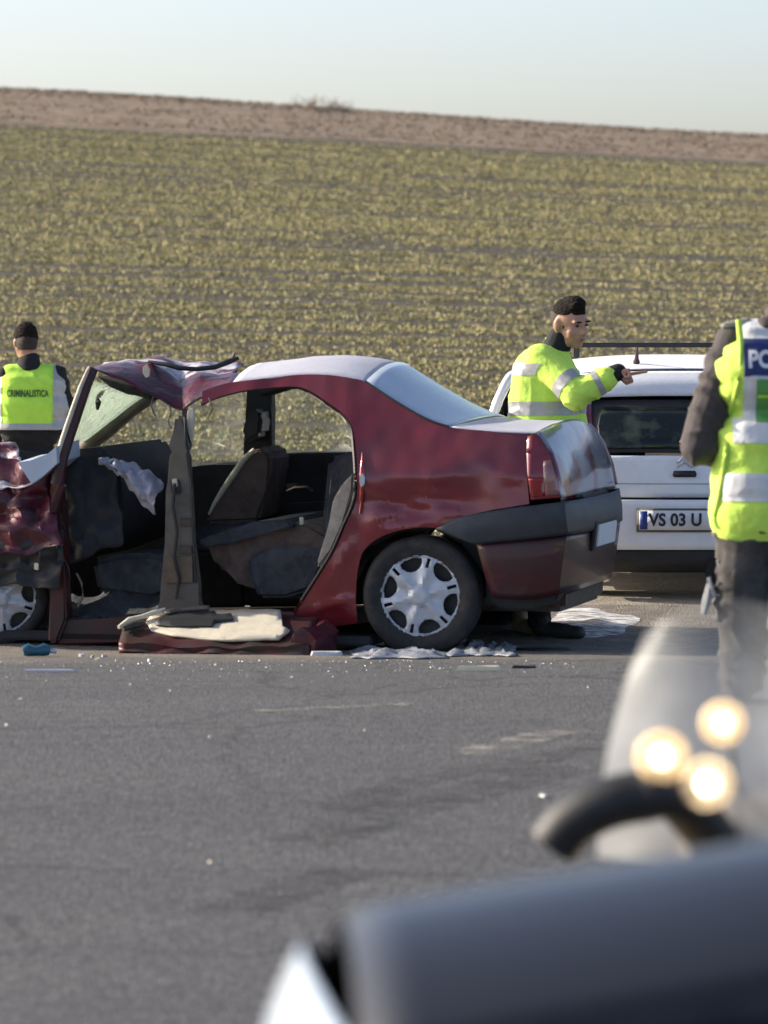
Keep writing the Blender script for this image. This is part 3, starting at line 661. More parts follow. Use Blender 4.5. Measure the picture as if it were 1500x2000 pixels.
# cabin
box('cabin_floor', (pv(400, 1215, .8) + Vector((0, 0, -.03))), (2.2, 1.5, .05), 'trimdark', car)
fs = ppoly('front_seat', [(500, 872), (516, 876), (529, 888), (531, 905), (518, 960), (505, 1020), (398, 1024), (418, 985), (440, 950), (470, 905)], .98, .42, 'seatbrown', .03, seg=3)
tube('seat_piping', [pv(a, b, .975) for a, b in [(497, 878), (478, 896), (455, 928), (435, 958), (418, 985), (408, 1005)]], [.012, .018, .018, .016, .012, .006], 'beige', fs, 8)
ppoly('seat_cushion', [(360, 1040), (420, 1024), (505, 1018), (512, 1050), (470, 1075), (380, 1088)], .95, .46, 'seatdark', .03, seg=3)
rs = ppoly('rear_bench', [(400, 1060), (450, 1040), (520, 1020), (566, 1016), (600, 1030), (650, 1045), (640, 1090), (600, 1170), (520, 1168), (470, 1130), (420, 1108)], .28, 1.1, 'seatbrown', .03, seg=3)
ppoly('bench_blanket', [(385, 1056), (440, 1036), (500, 1018), (560, 1014), (575, 1030), (520, 1042), (450, 1060), (400, 1072)], .22, 1.0, 'seatdark', .012)
ppoly('bench_backrest', [(640, 895), (760, 860), (800, 900), (760, 1060), (640, 1085), (625, 1040)], .3, 1.1, 'seatdark', .03, seg=3)
ppoly('bench_side', [(482, 1088), (520, 1070), (600, 1068), (640, 1080), (612, 1150), (560, 1168), (505, 1168), (488, 1130)], .20, .06, 'seatdark', .02, seg=3)
ppoly('seat_bolster', [(691, 922), (690, 955), (668, 1020), (645, 1072), (622, 1112), (618, 1100), (640, 1030), (650, 975), (668, 945)], .13, .05, M('worn grey beige seat side', (.36, .33, .28), .9, 0, .3, 14), .012)
ppoly('belt_anchor', [(584, 1010), (592, 1010), (593, 1024), (585, 1026)], .30, .02, 'beige', .003)
dsh = ppoly('dashboard', [(128, 880), (200, 872), (222, 898), (236, 940), (240, 1010), (205, 1070), (128, 1100)], .25, 1.2, 'trimdark', .02)
ppoly('near_front_seat', [(178, 1096), (230, 1082), (300, 1080), (330, 1090), (330, 1160), (300, 1172), (190, 1158)], .28, .45, 'seatdark', .03, seg=3)
bl = [[pv(140 + 200 * s, 1162 + 66 * t - 26 * s * (1 - t) + 10 * math.sin(9 * s + 4 * t), .12 + .25 * (1 - t)) + noise.noise_vector(Vector((s * 5, t * 4, 8))) * .03 for s in np.linspace(0, 1, 16)] for t in np.linspace(0, 1, 9)]
grid('floor_carpet', bl, 'seatdark', car, thick=.01)
ab = []
top = c2([(206, 893), (240, 897), (275, 912), (305, 928), (322, 945)], 3); bot = c2([(203, 903), (232, 926), (262, 962), (288, 994), (306, 1006)], 3)
top = c2(top, 3); bot = c2(bot, 3)
for t in np.linspace(0, 1, 24):
    ab.append([pv(a[0] + (b[0] - a[0]) * t, a[1] + (b[1] - a[1]) * t, .20) + Vector((0, -.08 * math.sin(math.pi * t) + .04 * noise.noise(Vector((a[0] * .06, t * 5, 1))) - .03 * (1 - 2 * abs(noise.noise(Vector((a[0] * .05 + t * 4, t * 3, 7))))), .03 * noise.noise(Vector((a[0] * .07, t * 4, 5))))) for a, b in zip(top, bot)])
grid('airbag', ab, 'airbag', car, thick=.006)['label'] = 'deflated grey lavender airbag hanging over the dashboard'
tube('steering_wheel', [pv(175, 985, .55) + Vector((.02 * math.sin(a), .17 * math.cos(a), .17 * math.sin(a))) for a in np.linspace(0, 6.28, 25)], .014, 'black', car, 8)
tube('seat_belt', [pv(a, b, .03) for a, b in [(341, 944), (338, 990), (346, 1040), (340, 1090), (350, 1130), (344, 1170)]], .009, 'black', car, 6)
for k, pp in enumerate([[(330, 790), (334, 806), (329, 824), (335, 838)], [(300, 775), (296, 792), (303, 812)], [(408, 776), (414, 796), (409, 812)], [(118, 1010), (128, 1040), (122, 1080), (136, 1120), (130, 1160)], [(60, 1040), (70, 1075), (58, 1110), (66, 1150)], [(20, 1060), (34, 1090), (28, 1125)]]):
    tube('hanging_wire', cr([pv(a, b, .06 - .02 * (k > 2)) for a, b in pp], 4), .0045, 'black' if k % 2 else 'greypillar', car, 5)
tube('inner_door_pull', [pv(a, b, 1.49) for a, b in [(560, 960), (575, 953), (600, 952), (612, 960)]], .010, 'greypillar', car, 6)
# sill and lower body
ppoly('sill', [(104, 1206), (200, 1214), (300, 1200), (420, 1192), (575, 1196), (604, 1216), (560, 1238), (300, 1252), (110, 1262)], .05, .12, 'redsill', .015)
ppoly('hinge_pillar', [(96, 930), (112, 922), (120, 1000), (124, 1100), (130, 1210), (112, 1256), (92, 1256), (100, 1100)], .02, .12, 'redsill', .015)
ppoly('floor_pan', [(110, 1222), (600, 1214), (1050, 1150), (1050, 1170), (600, 1232), (110, 1252)], .2, 1.3, 'darkmetal', .01)
ppoly('inner_arch', [(700, 1100), (720, 1066), (780, 1036), (850, 1030), (905, 1060), (945, 1120), (965, 1165), (1060, 1150), (1040, 1000), (720, 1000)], .22, 1.2, 'black', .01)
# rear bumper: black upper moulding over dark red lower part, wrapping round the tail
def band(name, top, bot, mat, dv, parent, bu, n=22, rear_end=True, m=9):
    rows = []
    T = [ps(a, b) for a, b in c2(top, 4)]; B = [ps(a, b) for a, b in c2(bot, 4)]
    for k in range(m):
        t = k / (m - 1); bow = -.018 * math.sin(math.pi * t)
        r = []
        for a, b in zip(T, B):
            p = a.lerp(b, t); r.append(Vector((p.x, Vs(p.x, p.z) + dv + bow, p.z)))
        e = r[-1]; f = Vector((e.x, WC - e.y, e.z))
        for j in range(1, n + 1):
            s = j / n; w = 1 - abs(2 * s - 1) ** 2.8
            r.append(e.lerp(f, s) + Vector(((bu - bow) * w, 0, 0)))
        for pnt in r[len(T) - 2::-1][:0]: pass
        for i in range(len(T) - 2, -1, -1): r.append(mirror(r[i]))
        rows.append(r)
    return grid(name, rows, mat, parent, thick=.012)
lower = band('rear_bumper', [(930, 1060), (1000, 1054), (1060, 1049), (1108, 1043)], [(962, 1168), (1020, 1172), (1060, 1168), (1092, 1160)], M('red bumper paint darkened for reflection', (.055, .007, .011), .45, .2, .3, 7, coat=.3, col2=(.04, .02, .018), c2thr=.5, c2scale=4), 0.0, car, .035)  # paint darkened to carry the asphalt reflection on the lower bumper
lower['label'] = 'dark red lower rear bumper'
mould = band('bumper_moulding', [(852, 1032), (900, 1009), (1000, 992), (1050, 986), (1104, 979)], [(928, 1064), (960, 1060), (1010, 1055), (1060, 1050), (1112, 1044)], 'bumper', -.014, car, .048)
pc = mirror(ps(1110, 1045)).lerp(ps(1110, 1045), .5)
np_ = box('number_plate', (pc.x + .058, WC / 2, pc.z - .03), (.012, .50, .115), 'plate', car, .004, Matrix.Rotation(R(6), 3, 'Y'))
box('plate_recess', (pc.x + .044, WC / 2, pc.z - .028), (.018, .60, .16), 'black', car, .006, Matrix.Rotation(R(6), 3, 'Y'))
box('boot_latch', (bface[-1].x + .02, WC / 2, bface[-1].z - .015), (.03, .7, .05), 'black', car, .01)
# tail lamps
lam_px = [(1031, 851), (1050, 848), (1062, 864), (1076, 892), (1088, 932), (1097, 972), (1037, 977), (1031, 930), (1029, 885)]
def lamp(mir):
    p = panel('tail_lamp', uz(lam_px), [], sidemap(-.006, False, mir), 'lampred', car, .03, .02, 50, -1)
    panel('lamp_lens', uz([(1062, 900), (1076, 898), (1087, 934), (1094, 966), (1066, 968)]), [], sidemap(-.010, False, mir), 'lampclear', p, .03, .004)
    panel('lamp_lens', uz([(1037, 972), (1033, 935), (1062, 935), (1066, 968)]), [], sidemap(-.009, False, mir), M('deep red lens', (.26, .008, .014), .15, 0, .1, 20, coat=1), p, .03, .004)
lamp(False); lamp(True)
# wheels
def axle(c, out=-1): return Matrix.Translation(c) @ Matrix.Rotation(R(90) * -out, 4, 'X')
rc_ = pv(820, 1171, .03)
wheel(car, Matrix.Translation((rc_.x, rc_.y + .085, .302)) @ Matrix.Rotation(R(90), 4, 'X') @ Matrix.Rotation(R(0), 4, 'Z'), .308, .185, .222)
wheel(car, Matrix.Translation((rc_.x, WC - .12, .302)) @ Matrix.Rotation(R(-90), 4, 'X'), .308, .185, .222)
tube('rear_axle', [(rc_.x, .2, .30), (rc_.x, WC - .2, .30)], .04, 'darkmetal', car)
box('fuel_tank', (.45, .85, .27), (.5, 1.1, .12), 'darkmetal', car, .03)
fw = pv(-14, 1184, .0)
wheel(car, Matrix.Translation((fw.x, fw.y + .10, max(fw.z - .03, .265))) @ Matrix.Rotation(R(22), 4, 'Z') @ Matrix.Rotation(R(97), 4, 'X'), .262, .17, .205, phase=R(40))
# crushed front end, running out of the picture to the left
def crush(name, cornerpx, v0, v1, mat, amp, sc, nn=30, sm=55):
    (a, b, c, d) = [Vector((x, y, 0)) for x, y in cornerpx]; rows = []
    for t in np.linspace(0, 1, nn):
        r = []
        for s in np.linspace(0, 1, nn):
            p = a.lerp(b, s).lerp(d.lerp(c, s), t); v = v0 + (v1 - v0) * t
            q = pv(p.x, p.y, v); nv = noise.noise_vector(q * sc) + .5 * noise.noise_vector(q * sc * 2.3); rg = 1 - 2.4 * abs(noise.noise(q * sc * 1.1 + Vector((4, 8, 1)))); nv = nv * .7 + Vector((0, -.55 * rg, .3 * rg))
            r.append(q + Vector((nv.x * amp * .6, nv.y * amp, nv.z * amp * .7)))
        rows.append(r)
    return grid(name, rows, mat, car, smooth=sm, thick=.006)
crush('crushed_wing', [(-230, 900), (100, 905), (122, 1075), (-230, 1100)], .10, -.06, 'redcr', .07, 6)['label'] = 'crushed dark red front wing'
crush('torn_dash_trim', [(126, 890), (228, 900), (242, 1060), (128, 1110)], .235, .20, 'trimdark', .05, 8, 22)
crush('crushed_bonnet', [(-260, 868), (30, 872), (70, 950), (-260, 960)], .55, .0, 'frostred', .07, 6)
crush('torn_inner_panel', [(-230, 1060), (118, 1060), (122, 1250), (-230, 1255)], .32, .32, 'darkmetal', .05, 6)
crush('torn_arch_liner', [(-230, 1075), (124, 1040), (120, 1150), (-230, 1130)], -.01, .0, 'black', .05, 9, 26)
crush('lower_wing_strip', [(10, 1120), (112, 1100), (118, 1130), (20, 1140)], .02, .0, 'redsill', .03, 9, 12)
ppoly('engine_block', [(-250, 950), (80, 940), (100, 1240), (-250, 1240)], .45, .9, 'darkmetal', jitter=.04)
ppoly('hinge_scrap', [(104, 1046), (118, 1050), (116, 1068), (106, 1074), (98, 1062)], .0, .03, 'hub', .004)
ppoly('wiring_scrap', [(66, 1100), (76, 1098), (74, 1114), (66, 1112)], -.02, .02, 'cream', .003)
tube('torn_wire', [pv(a, b, .0) for a, b in [(150, 1120), (160, 1140), (162, 1165), (152, 1185)]], .006, 'greypillar', car, 6)
ppoly('under_bumper_shield', [(945, 1120), (1092, 1158), (1085, 1178), (1040, 1190), (975, 1188), (950, 1170)], .16, 1.3, 'black', .01)

# ------------------------------------------------------------------ loose wreckage beside the red car
def G(px, py, lift=0.0):
    p = PG(px, py); p.z = ground(p.x, p.y) + .005 + lift; return p
def cworld(p): return O0 + UX * p.x + VX * p.y + Vector((0, 0, p.z))
# torn-off front door lying flat beside the sill, trim side up
dr = thing('torn_car_door', 'torn-off dark red car door lying flat with beige trim up, beside the sill', 'car door', cworld(Vector((pv(420, 1260, -.3).x, -.32, 0))) , -TH)
dl = Vector((pv(420, 1260, -.3).x, -.32, 0))
def dpt(px, py, v, dz=0): q = pv(px, py, v) - dl; return Vector((q.x, q.y, q.z + dz))
def dq(px, v, z): q = pv(px, 1270, v) - dl; return Vector((q.x, q.y, z))
rows = []
for v, z in ((-.44, .0), (-.47, .03), (-.45, .06), (-.455, .085), (-.43, .10)):
    rows.append([dq(a, v, z * .75 + .035 * noise.noise(Vector((a * .025, v * 9, z * 20))) * (z > .01)) for a in np.linspace(232, 604, 26)])
for v, z in ((-.30, .12), (-.12, .175), (-.02, .19), (0.0, .15), (0.0, .0)):
    rows.append([dq(a + (v + .46) * 40, v, z + .008 * noise.noise(Vector((a * .02, v * 9, 3)))) for a in np.linspace(232, 604, 26)])
grid('door_skin', rows, 'redsill', dr, smooth=35, thick=.004)
trim_px = [(286, 1222), (300, 1206), (350, 1199), (430, 1200), (548, 1199), (553, 1232), (566, 1240), (545, 1256), (440, 1259), (340, 1250), (296, 1240)]
def on_door(px, py, lift):                     # points on the slanted top of the lying door
    v = -.45 + .41 * max(0, min(1, (1262 - py) / 62)); p = dpt(px, py, v); return p + Vector((0, 0, lift))
tm = panel('door_trim', [(a, b) for a, b in trim_px], [], lambda a, b: on_door(a, b, .014 + .006 * noise.noise(Vector((a * .03, b * .05, 0)))), 'beige', dr, 12, .012, 30)
panel('window_slot', [(300, 1224), (330, 1212), (420, 1208), (424, 1214), (452, 1212), (456, 1224), (420, 1228), (415, 1236), (340, 1237), (306, 1234)], [], lambda a, b: on_door(a, b, .030), 'black', tm, 14, .01, 30)
panel('handle_strip', [(318, 1212), (345, 1203), (410, 1201), (410, 1206), (350, 1210), (325, 1217)], [], lambda a, b: on_door(a, b, .040), 'greypillar', tm, 14, .012, 30)
tube('latch_rod', [on_door(a, b, .05) for a, b in [(232, 1244), (252, 1230), (275, 1224), (300, 1216), (322, 1208)]], [.010, .016, .012, .014, .008], 'cream', dr, 8)
tube('hinge', [on_door(a, b, .05) for a, b in [(240, 1248), (262, 1240), (282, 1236)]], [.014, .020, .012], 'darkmetal', dr, 8)
prism('door_end', [dq(a, v, z) for a, v, z in [(566, -.44, .0), (606, -.44, .0), (612, -.44, .10), (588, -.44, .16), (570, -.44, .14)]], (.05, .34, .02), 'redcr', dr, 0, jitter=.03)

def crumple(name, px0, px1, py0, py1, h, mat, label, cat, seed, n=22, flat=False):
    pts = []
    for t in np.linspace(0, 1, n):
        r = []
        for s in np.linspace(0, 1, n):
            e = 1 + .25 * noise.noise(Vector((s * 4, t * 4, seed)))
            x = px0 + (px1 - px0) * (.5 + (s - .5) * e); y = py0 + (py1 - py0) * (.5 + (t - .5) * e)
            p = PG(x, y); edge = min(1, 5 * min(s, 1 - s, t, 1 - t) + .12)
            hz = h * edge * (.35 + abs(noise.noise(Vector((s * 7, t * 5, seed * 1.7)))) * 1.5 + .5 * abs(noise.noise(Vector((s * 17, t * 11, seed)))))
            r.append(Vector((p.x, p.y, ground(p.x, p.y) + .008 + (0 if flat else hz))))
        pts.append(r)
    o = grid(name, pts, mat, None, smooth=28, thick=.003); return tagged(o, label, cat)
crumple('plastic_sheet', 872, 1006, 1284, 1264, .034, 'plasticsheet', 'crumpled grey plastic sheet trailing behind the rear wheel', 'plastic sheet', 3.1)
crumple('plastic_sheet', 680, 880, 1289, 1274, .026, 'plasticsheet', 'crumpled pale plastic sheet in front of the rear wheel', 'plastic sheet', 7.4)
crumple('plastic_sheet', 606, 720, 1270, 1240, .03, 'plasticsheet', 'bunched pale plastic between the torn door and rear wheel', 'plastic sheet', 5.2)
def shard(name, px, py, w, l, h, rz, mat, label, cat, lift=0, group=None, jag=.2, sd=0, ry=0):
    rnd = random.Random(int(px * 7 + py + sd)); p = G(px, py); bm = bmesh.new(); n = 7
    bot = []; top = []
    for k in range(n):
        a = 6.283 * k / n; f = 1 + rnd.uniform(-jag, jag)
        sq = 1 / max(abs(math.cos(a)), abs(math.sin(a))) * .85
        bot.append(bm.verts.new((math.cos(a) * w / 2 * f * sq, math.sin(a) * l / 2 * f * sq, 0))); top.append(bm.verts.new((math.cos(a) * w / 2 * f * sq * .9, math.sin(a) * l / 2 * f * sq * .9, h * (1 + rnd.uniform(-jag, jag)))))
    bm.faces.new(bot[::-1]); bm.faces.new(top)
    for k in range(n): bm.faces.new((bot[k], bot[(k + 1) % n], top[(k + 1) % n], top[k]))
    o = from_bm(name, bm, mat, None, 30); o.location = p + Vector((0, 0, lift)); o.rotation_euler = (0, ry, rz)
    return tagged(o, label, cat, group)
shard('plastic_strip', 936, 1312, .245, .035, .022, 0, 'cream', 'short cream plastic strip casting a shadow near the rear wheel', 'plastic strip', jag=.06)
shard('plastic_strip', 97, 1314, .30, .03, .010, R(1), 'whiteplastic', 'thin white plastic strip on the road below the front wheel', 'plastic strip', jag=.06)
shard('broken_panel', 636, 1282, .18, .07, .02, R(4), 'whiteplastic', 'flat white broken panel against the torn door end', 'broken panel')
shard('broken_panel', 690, 1246, .20, .12, .02, R(-12), 'whiteplastic', 'white broken panel half under the car before the rear wheel', 'broken panel', sd=3)
shard('tin_scrap', 735, 1262, .10, .09, .03, R(20), 'cream', 'small cream scrap leaning at the rear tyre', 'scrap', sd=5)
bt = thing('plastic_bottle', 'crushed blue plastic bottle under the crushed front', 'bottle', G(74, 1284), R(8))
tube('bottle_body', [(-.075, 0, .028), (-.05, 0, .034), (-.01, .003, .026), (.03, 0, .034), (.06, 0, .028)], [.024, .033, .024, .033, .024], 'bluepl', bt, 12)
tube('bottle_cap', [(.06, 0, .028), (.095, 0, .024)], [.012, .012], 'whiteplastic', bt, 8)
shard('black_patch', 1022, 1307, .16, .04, .012, R(3), 'black', 'thin black patch painting the cream strip shadow', 'scrap', jag=.3)  # flat black piece added as the cream strip's cast shadow
shard('black_patch', 1060, 1273, .36, .16, .012, R(-6), 'black', 'larger flat black scrap behind the rear wheel', 'scrap', jag=.3)
for i, (px, py, s, mt) in enumerate([(191, 1291, .024, 'cream'), (228, 1293, .02, 'cream'), (292, 1294, .026, 'whiteplastic'), (160, 1284, .03, 'whiteplastic'), (180, 1286, .026, 'plasticsheet'), (205, 1285, .03, 'plasticsheet'), (310, 1293, .018, 'cream'), (570, 1326, .014, 'whiteplastic'), (651, 1325, .014, 'whiteplastic'), (13, 1420, .018, 'whiteplastic'), (413, 1443, .016, 'cream'), (712, 1430, .013, 'cream'), (40, 1368, .014, 'cream'), (255, 1340, .012, 'cream'), (410, 1688, .014, 'cream'), (860, 1345, .012, 'cream'), (333, 1352, .012, 'cream'), (90, 1334, .015, 'cream'), (420, 1302, .014, 'cream'), (520, 1306, .012, 'whiteplastic'), (770, 1300, .015, 'whiteplastic'), (1105, 1300, .016, 'cream'), (1150, 1345, .014, 'cream')]):
    shard('debris_chip', px, py, s * 1.1, s * .7, s * .4, i * 1.3, mt, f"tiny {dict(cream='cream', whiteplastic='white', plasticsheet='grey')[mt]} broken chip {'at the edge of the wrecked car shadow' if py < 1308 else 'on open sunlit asphalt'}", 'debris', group=f"{dict(cream='cream', whiteplastic='white', plasticsheet='grey')[mt]} chips {'beside the wreck' if py < 1308 else 'scattered on the open road'}", sd=i, jag=.45)
tb = shard('bent_clip', 1060, 1558, .022, .05, .008, R(15), 'whiteplastic', 'small bent white clip alone on the asphalt', 'clip', jag=.3)

# ------------------------------------------------------------------ simple hatchback body (white car, silver car)
def hatch(root, paint, topmat, L=3.75, H=1.36, half=.80, glassmat='darkglass', rearglass='black', ry=(.82, 1.12, 1.27), tum=.36, rk=1., sw=None, crown=.035, tail=None, drop=0, cp=2.6):
    """x forward, y left, z up, origin on the ground below the middle of the car"""
    r0 = -L / 2; f0 = L / 2; wz, gt, rz = ry
    def W(x, z):
        w = half
        if z > .80: w -= tum * (z - .80) ** 1.05
        if z < .5: w -= .10 * ((.5 - z) / .4) ** 2
        w -= .12 * max(0, (x - f0 + .8) / .8) ** 2 + .10 * max(0, (r0 + .6 - x) / .6) ** 2
        return w
    prof = dict(lowbump=[(r0 + .06, .16), (r0 + .01, .22), (r0, .29)], bumper=[(r0 - .004, .292), (r0 - .01, .44), (r0 - .005, .575)],
                tailgate=[(r0 + .03, .585), (r0 + .04, .70), (r0 + .06, wz)], rear_window=[(r0 + .07, wz + .01), (r0 + .07 + .12 * rk, (wz + gt) / 2 + .01), (r0 + .07 + .24 * rk, gt)],
                spoiler=[(r0 + .05 + .24 * rk, gt + .012), (r0 + .07 + .26 * rk, gt + .6 * (rz - drop - gt)), (r0 + .07 + .35 * rk, rz - drop)],
                roof=[(r0 + .07 + .35 * rk, rz - drop), (r0 + .5, rz + .01 - .25 * drop), (r0 + .9, rz + .05), (r0 + 1.5, rz + .06), (r0 + 2.0, rz + .02)],
                windscreen=[(r0 + 2.0, rz + .02), (r0 + 2.35, rz - .2), (r0 + 2.72, wz + .03)],
                bonnet=[(r0 + 2.72, wz + .03), (f0 - .5, wz - .08), (f0 - .12, wz - .19)],
                front_bumper=[(f0 - .12, wz - .19), (f0 - .02, .5), (f0, .35), (f0 - .06, .17)])
    def sweep(name, pts, bx, bz, mat, n=20, p=2.6, inset=0, parent=root, thick=.006):
        rows = []
        for x, z in cr([Vector((a, 0, b)) for a, b in pts], 4) and [(q.x, q.z) for q in cr([Vector((a, 0, b)) for a, b in pts], 4)]:
            w = W(x, z) - inset; rows.append([Vector((x + bx * (1 - abs(t) ** p), t * w, z + bz * (1 - abs(t) ** p))) for t in np.linspace(-1, 1, n + 1)])
        return grid(name, rows, mat, parent, thick=thick)
    D = {}
    D['lower_bumper'] = sweep('lower_bumper', prof['lowbump'], -.10, 0, 'black')
    D['bumper'] = sweep('rear_bumper', prof['bumper'], -.11, 0, paint)
    D['tailgate'] = sweep('tailgate', prof['tailgate'], -.08, 0, paint)
    D['rear_window'] = sweep('rear_window', prof['rear_window'], -.07, .01, rearglass, inset=.0)
    D['spoiler'] = sweep('tailgate_top', prof['spoiler'], -.05, crown * .6, tail or topmat, p=cp)
    D['roof'] = sweep('roof', prof['roof'], 0, crown, topmat, p=cp)
    D['windscreen'] = sweep('windscreen', prof['windscreen'], .10, crown, glassmat, inset=.03)
    D['bonnet'] = sweep('bonnet', prof['bonnet'], .09, .04, paint)
    D['front'] = sweep('front_bumper', prof['front_bumper'], .12, 0, paint)
    edge = []
    for k in ('lowbump', 'bumper', 'tailgate', 'rear_window', 'spoiler', 'roof', 'windscreen', 'bonnet', 'front_bumper'): edge += [(q.x, q.z) for q in cr([Vector((a, 0, b)) for a, b in prof[k]], 4)]
    ded = [edge[0]]
    for e in edge[1:]:
        if (Vector(e) - Vector(ded[-1])).length > .004: ded.append(e)
    ax = (r0 + .72, f0 - .72); out = list(ded)
    for c in (ax[1], ax[0]):
        out += [(c + .34 * math.cos(a), .27 + .34 * math.sin(a)) for a in np.linspace(-.25, math.pi + .25, 14)]
    sw = sw or [[(r0 + .62, wz + .05), (r0 + .62, rz - .06), (r0 + 1.0, rz - .02), (r0 + 1.28, rz - .02), (r0 + 1.28, wz + .03)], [(r0 + 1.36, wz + .03), (r0 + 1.36, rz - .02), (r0 + 1.9, rz - .045), (r0 + 2.15, rz - .16), (r0 + 2.45, wz + .05)]]
    for s in (1, -1):
        bd = panel('body_side', out, sw, lambda x, z: Vector((x, s * W(x, z), z)), paint, root, .12, .012, 40, 0)
        for w_ in sw: panel('side_glass', w_, [], lambda x, z: Vector((x, s * (W(x, z) - .012), z)), glassmat, bd, .3, .004)
        for c in ax: wheel(root, Matrix.Translation((c, s * (half - .12), .29)) @ Matrix.Rotation(R(-90) * s, 4, 'X'), .29, .17, .20)
        ln = panel('head_lamp', [(f0 - .42, wz - .16), (f0 - .12, wz - .24), (f0 - .08, wz - .32), (f0 - .36, wz - .28)], [], lambda x, z: Vector((x, s * (W(x, z) + .006), z)), 'lampclear', root, .1, .01)
    box('underbody', (0, 0, .30), (L - .5, half * 1.7, .16), 'black', root, .03)
    box('cabin_floor', (r0 + 1.6, 0, .50), (2.2, half * 1.6, .06), 'trimdark', root)
    for s in (1, -1):
        st = prism('front_seat', [(r0 + 1.55, s * .36 - .22, .5), (r0 + 2.05, s * .36 - .22, .5), (r0 + 2.05, s * .36 - .22, .62), (r0 + 1.72, s * .36 - .22, .64), (r0 + 1.55, s * .36 - .22, 1.12), (r0 + 1.42, s * .36 - .22, 1.12)], (0, .44, 0), 'seatdark', root, .03)
    return W, D, prof

# ------------------------------------------------------------------ the white hatchback behind
wy = 27.5; wx = (1337 - 750) / FPX * wy
wc = thing('white_hatchback', 'white frosty hatchback seen from behind with its front door open', 'car', (wx, wy + 1.88, ground(wx, wy + .7) + .0), R(90))
Wf, WD, wprof = hatch(wc, 'whitepaint', 'frostwhite')
r0 = -3.75 / 2
def rearx(z, t):                              # x of the tail surface at height z, lateral fraction t
    pts = [(.292, -.004, -.11), (.44, -.01, -.11), (.575, -.005, -.11), (.585, .03, -.08), (.70, .04, -.08), (.82, .06, -.08), (.97, .18, -.07), (1.12, .31, -.07)]
    zs = [p[0] for p in pts]; return r0 + np.interp(z, zs, [p[1] for p in pts]) + np.interp(z, zs, [p[2] for p in pts]) * (1 - abs(t) ** 2.6)
def on_tail(y, z, lift=.004): return Vector((rearx(z, y / .78) - lift, y, z))
def tailpatch(name, outline, mat, lift, thick, parent, step=.06): return panel(name, outline, [], lambda y, z: on_tail(y, z, lift), mat, parent, step, thick, 35, -1)
gl = tailpatch('glass_pane', [(-.47, .86), (-.485, .98), (-.46, 1.085), (.46, 1.085), (.485, .98), (.47, .86)], 'darkglass', .008, .004, WD['rear_window'])
tailpatch('wiper', [(-.30, .868), (-.30, .882), (.02, .905), (.03, .89)], 'black', .022, .01, WD['rear_window'], .2)
hd = tailpatch('handle_recess', [(-.062, .70), (-.068, .715), (-.06, .735), (.06, .735), (.068, .715), (.062, .70)], 'black', .006, .006, WD['tailgate'], .2)
for k in (0, 1):
    z = .752 + k * .026
    tailpatch('chevron_badge', [(-.05, z), (0, z + .045), (.05, z), (.036, z), (0, z + .03), (-.036, z)], 'hub', .008, .006, WD['tailgate'], .2)
tailpatch('boot_crease', [(-.7, .66), (-.7, .663), (.7, .663), (.7, .66)], 'greypillar', .002, .002, WD['tailgate'], .3)
npl = tailpatch('number_plate', [(-.26, .405), (-.26, .515), (.26, .515), (.26, .405)], 'plate', .012, .006, WD['bumper'], .2)
tailpatch('plate_frame', [(-.275, .393), (-.275, .527), (.275, .527), (.275, .393)], 'greypillar', .006, .006, WD['bumper'], .2)
# left side of the car is +y, seen from behind it is on the left
tailpatch('country_band', [(.215, .408), (.215, .512), (.257, .512), (.257, .408)], 'plateblue', .0215, .002, WD['bumper'], .3)
tm_ = text_mesh('VS 03 U', .098, .92, .003)
for v in tm_.vertices:
    y = .012 - (v.co.x) + .045; z = .46 + v.co.y; v.co = on_tail(y, z, .0250)
finish('plate_lettering', tm_, 'ink', WD['bumper'], 0)
for s in (1, -1):
    lp = panel('tail_lamp', [(s * .57, .95), (s * .58, 1.08), (s * .56, 1.17), (s * .515, 1.17), (s * .51, .95)], [], lambda y, z: Vector((rearx(min(z, 1.1), .9) - .03, y, z)), 'lampred', wc, .08, .03, 35, -1)
    panel('lamp_lens', [(s * .576, 1.10), (s * .572, 1.13), (s * .556, 1.165), (s * .519, 1.165), (s * .517, 1.10)], [], lambda y, z: Vector((rearx(min(z, 1.1), .9) - .034, y, z)), 'whiteplastic', lp, .1, .004)
an = tube('aerial', [(r0 + .62, .24, 1.335), (r0 + .60, .24, 1.36), (r0 + .50, .24, 1.43)], [.022, .012, .004], M('dark red brown rubber', (.06, .025, .03), .6), wc, 8)
box('roof_bar', (r0 + 1.55, -.02, 1.42), (.035, 1.16, .028), 'black', wc, .008)
for s in (1, -1): box('bar_foot', (r0 + 1.55, s * .55, 1.38), (.06, .035, .08), 'black', wc, .008)
# its open left front door
hx = r0 + 2.5; ang = R(17)
def dmap(x, z):                               # x back from the hinge
    w = Wf(hx - .3, z); return Vector((hx - x * math.cos(ang), w + .01 + x * math.sin(ang), z))
dout = c2([(0, .30), (0, .55), (0, .84)], 2) + c2([(.35, 1.1), (.48, 1.20), (.62, 1.25), (.85, 1.262), (1.0, 1.235), (1.06, 1.14), (1.08, .98)], 4) + [(1.09, .83), (1.08, .4), (1.02, .30)]
dh = [(.12, .87), (.42, 1.11), (.60, 1.20), (.84, 1.212), (.96, 1.19), (1.01, 1.10), (1.02, .87)]
od = panel('open_door', dout, [dh], dmap, 'whitepaint', wc, .12, .045, 40, 0); od['label'] = 'open left front door'
panel('door_glass', dh, [], dmap, 'darkglass', od, .3, .005)

